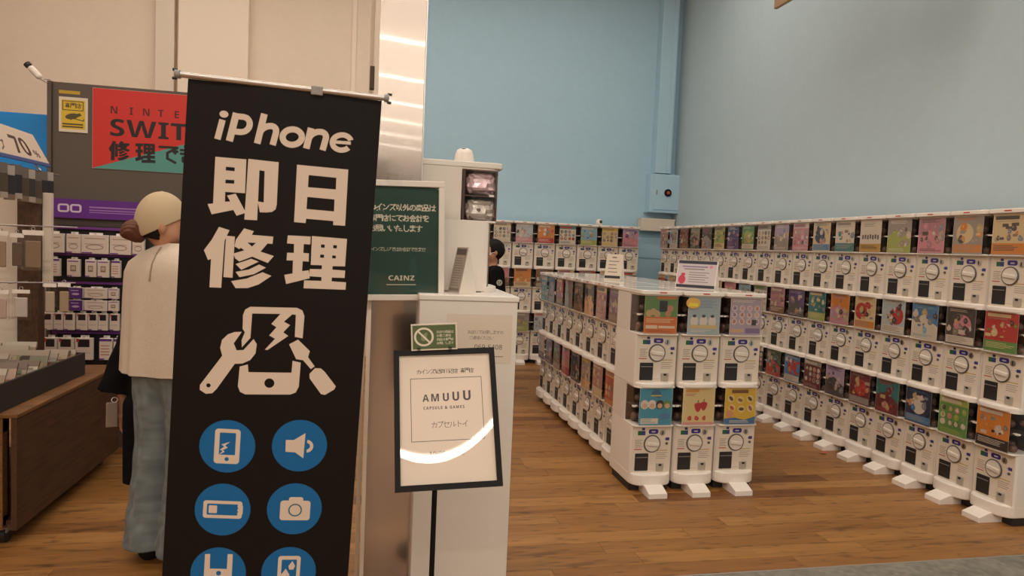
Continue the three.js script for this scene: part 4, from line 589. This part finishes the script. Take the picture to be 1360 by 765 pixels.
  for (let i = 0; i < 9; i++) {
    const z = -4.55 + i * 0.075, p = thing('top_pack', `small dark pack hanging under the tilted price board, ${ORD[i]} from its far end`, 'package', [-1.90, 1.605 + rnd() * 0.02, z], Math.PI / 2 - 0.35, 'small packs under the price board');
    part('pack_body', box(0.055, 0.115, 0.02, 0, 0.06, 0, 0.004), std(pick([[0.03, 0.025, 0.025], [0.05, 0.04, 0.035], [0.09, 0.06, 0.04]]), 0.35), p); part('header_card', box(0.06, 0.05, 0.006, 0, 0.143, 0), i % 3 ? std([0.16, 0.13, 0.11], 0.5) : std([0.42, 0.37, 0.33], 0.5), p); part('lower_label', box(0.05, 0.03, 0.021, 0, 0.0, 0), i % 2 ? std([0.40, 0.34, 0.28], 0.5) : std([0.2, 0.14, 0.09], 0.5), p);
  }
  const tex = canvas(512, 128, (g, w, h) => { g.fillStyle = '#e4d8ca'; g.fillRect(0, 0, w, h); g.fillStyle = '#3d5a9c'; g.fillRect(0, h - 14, w, 14); g.strokeStyle = '#5a5048'; g.fillStyle = '#4a423c'; jp(g, 'カプセル', 130, 22, 34, 0.12, 0.1); jp(g, 'ズプ', 210, 62, 36, 0.12, 0.1); g.font = 'bold 92px sans-serif'; g.fillText('70', 330, 98); g.font = 'bold 40px sans-serif'; g.fillText('%', 442, 98); });
  const s = thing('price_board', 'white slanted price board with a large 70 above the hanging packs', 'sign', [-1.90, 1.815, -3.58]);
  const q = [[0, 0, 0], [0, 0.004, -1.0], [-0.085, 0.185, -0.965], [-0.085, 0.20, 0]];
  const geo = new THREE.BufferGeometry(); const P = [...q, ...q.map(([x, yy, z]) => [x - 0.006, yy - 0.003, z])]; geo.setAttribute('position', new THREE.Float32BufferAttribute([0, 1, 2, 3, 4, 5, 6, 7].flatMap((i) => P[i]), 3)); geo.setAttribute('uv', new THREE.Float32BufferAttribute([0, 0, 1, 0, 1, 1, 0, 1, 0, 0, 0, 0, 0, 0, 0, 0], 2)); geo.setIndex([0, 1, 2, 0, 2, 3, 5, 4, 7, 5, 7, 6, 0, 4, 5, 0, 5, 1, 2, 6, 7, 2, 7, 3, 1, 5, 6, 1, 6, 2, 0, 3, 7, 0, 7, 4]); geo.computeVertexNormals();
  part('board', geo, std([0.85, 0.79, 0.72], 0.5, 0, { map: tex }), s); part('support', rod(V(-0.03, 0.0, -0.87), V(0.0, -0.03, -0.87), 0.006), M.wire, s);
  const bl = thing('blue_sign', 'large plain blue signboard behind the display riser', 'sign', [-2.60, 1.55, -5.42]);
  part('board', boxTo(-0.5, 0.385, 0, 0.70, -0.02, 0.02, 0.003), std([0.012, 0.26, 0.70], 0.6), bl); for (const x of [-0.35, 0.3]) part('leg', boxTo(x, x + 0.03, -1.55, 0, -0.015, 0.015), M.grey, bl);
}
// ---------------------------------------------------------------- people
const SKIN = std([0.50, 0.25, 0.15], 0.55), HAIR_B = phys([0.011, 0.008, 0.007], 0.7, { specularIntensity: 0.35 }), HAIR_R = std([0.115, 0.036, 0.017], 0.7);
function handGeo(side) {   // hangs along -y, back of the hand to +x times side, thumb to +z
  const F = [[-0.028, 0.050, 0.0075], [-0.010, 0.062, 0.0085], [0.009, 0.066, 0.0085], [0.027, 0.060, 0.0085]];
  const f = (x, y, z) => {
    x *= side; let d = 1;
    for (const pz of [-0.024, -0.008, 0.008, 0.024]) d = smin(d, limb(x, y, z, [0, -0.012, pz * 0.7], [0, -0.075, pz], 0.015, 0.0125), 0.012);
    d = smin(d, limb(x, y, z, [0, 0.03, 0], [0, -0.01, 0], 0.022, 0.022), 0.015);
    for (const [pz, len, r] of F) { const k1 = [-0.004, -0.075 - len * 0.5, pz * 1.03], k2 = [-0.016, -0.075 - len * 0.92, pz * 1.0]; d = Math.min(d, smin(limb(x, y, z, [0, -0.073, pz], k1, r, r * 0.95), limb(x, y, z, k1, k2, r * 0.95, r * 0.8), 0.004)); }
    const t1 = [-0.008, -0.052, 0.047], t2 = [-0.016, -0.082, 0.052];
    return Math.min(d, smin(smin(limb(x, y, z, [0, -0.018, 0.020], t1, 0.013, 0.010), limb(x, y, z, t1, t2, 0.0098, 0.0085), 0.004), d, 0.010));
  };
  return nets(f, [-0.045, -0.16, -0.05], [0.045, 0.06, 0.07], 0.0036);
}
// a standing figure 1.6 m tall facing +z; o.h scales it; o.arm = [elbow, wrist] for the side +x, mirrored for the other
function figure(name, label, pos, turn, o) {
  const t = thing(name, label, 'person', pos, turn), S = o.h / 1.6;
  const E = o.elbow ?? [0.205, 1.05, -0.02], Wr = o.wrist ?? [0.215, 0.82, 0.05];
  const flat = (x, y, z, a, b, ra, rb) => limb(x, y, z * 1.35, [a[0], a[1], a[2] * 1.35], [b[0], b[1], b[2] * 1.35], ra, rb) * 0.85;
  const body = (x, y, z) => {
    const q = Math.abs(x); let d = flat(x, y, z, [0, 0.92, -0.005], [0, 1.20, -0.005], 0.118, 0.128);
    d = smin(d, limb(q, y, z, [0, 1.285, -0.005], [0.15, 1.30, -0.008], 0.062, 0.05), 0.06);
    d = smin(d, limb(x, y, z, [0, 1.30, -0.012], [0, 1.44, 0.008], 0.054, 0.049), 0.04);
    let hd = ell(x, y, z, [0, 1.515, 0.008], [0.074, 0.102, 0.092]); hd = smin(hd, limb(q, y, z, [0.0, 1.452, 0.055], [0.032, 1.462, 0.025], 0.036, 0.040), 0.04);
    hd = smin(hd, limb(x, y, z, [0, 1.510, 0.096], [0, 1.484, 0.110], 0.009, 0.0125), 0.015); hd = smin(hd, limb(q, y, z, [0, 1.447, 0.088], [0.018, 1.45, 0.082], 0.009, 0.006), 0.012);
    hd = smin(hd, ell(q, y, z, [0.083, 1.497, -0.006], [0.012, 0.034, 0.021]), 0.008); hd = Math.max(hd, -ell(q, y, z, [0.030, 1.520, 0.104], [0.017, 0.010, 0.012]));
    d = smin(d, hd, 0.03);
    d = smin(d, smin(limb(q, y, z, [0.085, 0.88, 0], [0.092, 0.47, 0.008], 0.085, 0.054), limb(q, y, z, [0.092, 0.47, 0.008], [0.092, 0.08, -0.015], 0.052, 0.034), 0.03), 0.05);
    d = smin(d, limb(q, y, z, [0.092, 0.045, -0.03], [0.10, 0.028, 0.13], 0.038, 0.026), 0.04);
    d = smin(d, smin(limb(q, y, z, [0.165, 1.295, -0.008], E, 0.046, 0.036), limb(q, y, z, E, Wr, 0.036, 0.023), 0.02), 0.03);
    return Math.max(d, -y + 0.002);
  };
  const g = [nets(body, [-0.32, -0.02, -0.2], [0.32, 1.66, 0.2], 0.0125)];
  const dir = V(Wr[0] - E[0], Wr[1] - E[1], Wr[2] - E[2]).normalize();
  for (const s of [1, -1]) { const q = new THREE.Quaternion().setFromUnitVectors(V(0, -1, 0), V(dir.x * s, dir.y, dir.z)); g.push(handGeo(s).applyQuaternion(q).translate(s * Wr[0] + dir.x * s * 0.012, Wr[1] + dir.y * 0.012, Wr[2] + dir.z * 0.012)); }
  part('body', merge(g).scale(S, S, S), SKIN, t);
  const cloth = (n, f, lo, hi, m, label, cell = 0.0125) => part(n, nets(f, lo, hi, cell).scale(S, S, S), m, t, label);
  for (const s of [-1, 1]) part('eye', new THREE.SphereGeometry(0.0105, 12, 8).translate(s * 0.030, 1.520, 0.0885).scale(S, S, S), std([0.04, 0.03, 0.025], 0.2), t);
  part('mouth', new THREE.CapsuleGeometry(0.0045, 0.026, 4, 8).rotateZ(Math.PI / 2).translate(0, 1.458, 0.0965).scale(S, S, S), std([0.35, 0.10, 0.08], 0.5), t);
  return { t, S, E, Wr, flat, cloth, body };
}
// woman in the pale loose top
{
  const { t, S, flat, cloth } = figure('person', 'person in beige cap, loose cream top and wide pale jeans, facing the rack', [-0.832, 0, -3.18], 2.58, { h: 1.58, elbow: [0.19, 1.07, 0.0], wrist: [0.15, 0.93, 0.16] });
  // top: wide boxy sheet of cloth from neckline to hip
  const rings = [[1.428, 0.064, 0.062, 0.005], [1.408, 0.095, 0.082, 0.003], [1.378, 0.160, 0.104, 0], [1.340, 0.215, 0.120, -0.004], [1.295, 0.234, 0.128, -0.006], [1.18, 0.238, 0.131, -0.006], [1.05, 0.238, 0.133, -0.006], [0.95, 0.240, 0.135, -0.006], [0.862, 0.242, 0.137, -0.006], [0.858, 0.238, 0.133, -0.006], [0.90, 0.232, 0.127, -0.006]], N = 96;
  const pos = [], uv = [], idx = [];
  rings.forEach(([y, rx, rz, cz], j) => { for (let i = 0; i <= N; i++) { const a = i / N * Math.PI * 2, c = Math.cos(a), s = Math.sin(a), e = 0.72, fall = Math.min(1, Math.max(0, (1.32 - y) / 0.4)), k = 1 + fall * (0.034 * Math.sin(a * 9 + 1) + 0.026 * Math.sin(a * 15 + 2.4)); pos.push(Math.sign(c) * Math.pow(Math.abs(c), e) * rx * k, y + (j > 7 ? 0.008 * Math.sin(a * 2 + 0.6) : 0), cz + Math.sign(s) * Math.pow(Math.abs(s), e) * rz * k); uv.push(i / N * 6, y * 5); if (j && i) { const b = j * (N + 1) + i; idx.push(b - 1, b, b - N - 2, b, b - N - 1, b - N - 2); } } });
  const g = new THREE.BufferGeometry(); g.setAttribute('position', new THREE.Float32BufferAttribute(pos, 3)); g.setAttribute('uv', new THREE.Float32BufferAttribute(uv, 2)); g.setIndex(idx); g.computeVertexNormals();
  part('top', g.scale(S, S, S), std([0.74, 0.63, 0.50], 0.85, 0, { map: weaveTex }), t, 'loose cream short top with a back zip');
  part('zip', merge([rod(V(0.0, 1.410, -0.081), V(0.0, 1.378, -0.106), 0.0035), rod(V(0.0, 1.378, -0.106), V(0.0, 1.340, -0.126), 0.0035), rod(V(0.0, 1.340, -0.126), V(0.0, 1.265, -0.139), 0.0035)]).scale(S, S, S), std([0.30, 0.24, 0.15], 0.5), t);
  const jean = std([0.20, 0.235, 0.235], 0.85, 0, { map: denimTex });
  cloth('jeans', (x, y, z) => { const q = Math.abs(x), w = 0.0035 * Math.sin(y * 46 + z * 25 + 3 * Math.sin(x * 18 + y * 7)) * (Math.exp(-Math.pow((y - 0.22) / 0.16, 2)) + 0.8 * Math.exp(-Math.pow((y - 0.74) / 0.06, 2))); let d = flat(x, y, z, [0, 0.90, -0.01], [0, 1.0, -0.01], 0.140, 0.135); d = smin(d, smin(limb(q, y, z, [0.085, 0.86, -0.008], [0.095, 0.47, 0.0], 0.108, 0.088), limb(q, y, z, [0.095, 0.47, -0.005], [0.098, 0.0, -0.035], 0.090, 0.116), 0.03), 0.04) + w; return Math.max(d, 0.082 - y + z * 0.10, y - 1.0); }, [-0.26, 0.03, -0.22], [0.26, 1.03, 0.22], jean, 'wide pale blue-grey jeans');
  for (const s of [-1, 1]) part('shoe', nets((x, y, z) => Math.max(smin(limb(x, y, z, [0, 0.045, -0.035], [0, 0.03, 0.13], 0.042, 0.032), limb(x, y, z, [0, 0.05, -0.04], [0, 0.07, -0.045], 0.038, 0.036), 0.03), -y, y - 0.075), [-0.06, -0.01, -0.1], [0.06, 0.12, 0.19], 0.007).translate(s * 0.096, 0.0, 0).scale(S, S, S), M.black, t, 'black shoe');
  // hair under the cap, bun, cap
  cloth('hair', (x, y, z) => Math.max(ell(x, y, z, [0, 1.505, -0.012], [0.083, 0.098, 0.096]), z + 0.012 - Math.max(0, y - 1.50) * 1.2, 1.435 - y - z * 0.2), [-0.11, 1.38, -0.14], [0.11, 1.64, 0.12], HAIR_B, 'dark nape hair', 0.008);
  cloth('hair_bun', (x, y, z) => Math.max(ell(x, y, z, [0, 1.476, -0.112], [0.056, 0.050, 0.052]) + 0.0018 * Math.sin(x * 300 + y * 260 + z * 120) + 0.003 * Math.sin(y * 70 - z * 60), -1), [-0.07, 1.42, -0.18], [0.07, 1.55, -0.04], HAIR_R, 'reddish brown low bun', 0.006);
  const capM = std([0.50, 0.38, 0.24], 0.9);
  const cap = cloth('cap', (x, y, z) => { const o = ell(x, y, z, [0, 1.515, -0.006], [0.091, 0.136, 0.107]), k = 1.497 + 0.55 * z + 2.2 * Math.max(0, -z - 0.082); return Math.max(o, -ell(x, y, z, [0, 1.510, -0.006], [0.079, 0.124, 0.095]), k - y); }, [-0.12, 1.45, -0.14], [0.12, 1.67, 0.14], capM, 'beige baseball cap', 0.0055);
  const b = new THREE.Shape(); b.moveTo(-0.078, 0); b.bezierCurveTo(-0.085, 0.07, -0.04, 0.095, 0, 0.095); b.bezierCurveTo(0.04, 0.095, 0.085, 0.07, 0.078, 0); b.bezierCurveTo(0.05, 0.035, -0.05, 0.035, -0.078, 0);
  part('brim', new THREE.ExtrudeGeometry(b, { depth: 0.003, bevelEnabled: true, bevelSize: 0.001, bevelThickness: 0.001, bevelSegments: 1 }).rotateX(Math.PI / 2 + 0.12).translate(0, 1.534, 0.068).scale(S, S, S), capM, cap);
  part('button', new THREE.SphereGeometry(0.006, 10, 8).scale(1, 0.5, 1).translate(0, 1.650, -0.006).scale(S, S, S), capM, cap);
  turnHead(t, S, -0.72, 0.046, -0.028);
}
// turns and shifts everything above the collar, easing in along the neck
function turnHead(t, S, yaw, dx, dz) {
  const done = new Set();
  t.traverse((o) => {
    if (!o.isMesh || done.has(o.geometry) || ['top', 'zip', 'jeans', 'shoe'].includes(o.name)) return;
    done.add(o.geometry); const p = o.geometry.attributes.position, n = o.geometry.attributes.normal;
    for (let i = 0; i < p.count; i++) {
      let k = Math.min(1, Math.max(0, (p.getY(i) / S - 1.36) / 0.09)); if (k <= 0 || Math.abs(p.getX(i)) > 0.115 * S) continue; k = k * k * (3 - 2 * k);
      const c = Math.cos(yaw * k), s = Math.sin(yaw * k), x = p.getX(i), z = p.getZ(i), u = n.getX(i), w = n.getZ(i);
      p.setX(i, x * c + z * s + dx * k); p.setZ(i, -x * s + z * c + dz * k); n.setX(i, u * c + w * s); n.setZ(i, -u * s + w * c);
    }
  });
}
function teePerson(label, pos, turn, h, o) {
  const f = figure('person', label, pos, turn, { h, ...o }), { t, S, E, flat, cloth } = f, hem = o.hem ?? 0.80, black = phys([0.007, 0.0065, 0.007], 0.95, { map: weaveTex, specularIntensity: 0.25 });
  const sl = V(E[0] - 0.165, E[1] - 1.295, E[2]), sleeveEnd = o.sleeve ?? 0.8, e2 = [0.165 + sl.x * sleeveEnd + (o.flare ?? 0), 1.295 + sl.y * sleeveEnd, sl.z * sleeveEnd];
  cloth('tee_shirt', (x, y, z) => {
    const q = Math.abs(x); let d = flat(x, y, z, [0, 0.80, -0.005], [0, 1.22, -0.005], 0.150, 0.142); d = smin(d, limb(q, y, z, [0, 1.295, -0.006], [0.155, 1.298, -0.01], 0.070, 0.062), 0.05);
    d = Math.max(d, hem - y); const sd = Math.max(limb(q, y, z, [0.165, 1.29, -0.008], e2, 0.066, 0.075 + (o.wide ?? 0)), e2[1] - y + (q - e2[0]) * 0.15); d = smin(d, sd, 0.03) + 0.003 * Math.sin(y * 40 + x * 30);
    return Math.max(d, -limb(x, y, z, [0, 1.33, -0.01], [0, 1.5, 0.01], 0.062, 0.07));
  }, [-0.38, 0.55, -0.24], [0.38, 1.42, 0.24], black, 'black loose short-sleeved T-shirt');
  cloth('trousers', (x, y, z) => { const q = Math.abs(x); let d = flat(x, y, z, [0, 0.90, -0.01], [0, 0.98, -0.01], 0.132, 0.128); d = smin(d, limb(q, y, z, [0.085, 0.86, -0.005], [0.095, 0.1, -0.01], 0.102, 0.085), 0.04); return Math.max(d, (o.cuff ?? 0.1) - y, y - 1.0); }, [-0.25, 0.06, -0.2], [0.25, 1.03, 0.2], black, 'black loose trousers');
  for (const s of [-1, 1]) part('shoe', nets((x, y, z) => Math.max(limb(x, y, z, [0, 0.05, -0.035], [0.005, 0.034, 0.14], 0.048, 0.036), -y, y - 0.085), [-0.07, -0.01, -0.11], [0.07, 0.12, 0.2], 0.008).translate(s * 0.096, 0, 0).scale(S, S, S), M.black, t);
  cloth('hair', (x, y, z) => Math.max(ell(x, y, z, [0, 1.528, -0.014], [0.092, 0.112, 0.108]) + 0.002 * Math.sin(x * 150), z - 0.045 - Math.max(0, y - 1.55) * 1.6, (o.hairEnd ?? 1.43) - y), [-0.12, 1.36, -0.15], [0.12, 1.67, 0.14], HAIR_B, 'black hair', 0.008);
  return f;
}
teePerson('small child in loose black clothes standing close behind the capped person', [-1.015, 0, -3.52], 3.0, 1.15, { wide: 0.030, flare: 0.03, sleeve: 1.28, cuff: 0.34, hem: 0.78, elbow: [0.205, 1.03, 0.0], wrist: [0.215, 0.80, 0.03] });
{
  const b = thing('clear_pouch', 'crumpled pale plastic pouch hanging beside the black-clad child', 'pouch', [-1.190, 0.520, -3.50], 0.3);
  const g = new RoundedBoxGeometry(0.05, 0.12, 0.015, 3, 0.006), a = g.attributes.position; reseed(5); for (let i = 0; i < a.count; i++) a.setXYZ(i, a.getX(i) * (1 + 0.15 * Math.sin(a.getY(i) * 60)), a.getY(i), a.getZ(i) + 0.004 * Math.sin(a.getY(i) * 70 + a.getX(i) * 50)); g.computeVertexNormals();
  part('film', g.translate(0, 0.06, 0), phys([0.26, 0.19, 0.15], 0.25, { clearcoat: 0.6 }), b); part('loop', new THREE.TorusGeometry(0.012, 0.002, 6, 16).translate(0.01, 0.13, 0), M.paper, b);
}
{
  const { t, S } = teePerson('person in black T-shirt and white mask beyond the white counter', [1.150, 0, -6.50], -1.45, 1.50, { hairEnd: 1.40, sleeve: 0.85 });
  part('face_mask', nets((x, y, z) => Math.max(Math.max(ell(x, y, z, [0, 1.478, 0.04], [0.074, 0.052, 0.090]), -ell(x, y, z, [0, 1.478, 0.034], [0.072, 0.056, 0.087])), 0.035 - z), [-0.09, 1.40, 0.0], [0.09, 1.56, 0.16], 0.006).scale(S, S, S), M.paper, t, 'white face mask'); for (const s of [-1, 1]) part('ear_loop', rod(V(s * 0.075, 1.49, 0.045), V(s * 0.086, 1.50, 0.0), 0.004).scale(S, S, S), M.paper, t);
  const tex = canvas(64, 64, (g) => { g.fillStyle = '#17161a'; g.fillRect(0, 0, 64, 64); g.fillStyle = '#b9c0b6'; g.beginPath(); g.arc(32, 32, 27, 0, 7); g.fill(); g.fillStyle = '#17161a'; g.fillRect(16, 22, 12, 8); g.fillRect(36, 24, 12, 10); g.fillRect(20, 40, 24, 6); });
  part('sleeve_badge', new THREE.CircleGeometry(0.036, 24).rotateY(Math.PI / 2).translate(0.262, 1.20, 0.0).scale(S, S, S), std([0.85, 0.85, 0.82], 0.7, 0, { map: tex }), t, 'pale round sleeve emblem');
}
// ---------------------------------------------------------------- shadows everywhere, then hand over
scene.traverse((o) => { if (o.isMesh) { o.castShadow = true; o.receiveShadow = true; } });
renderer.render(scene, camera);
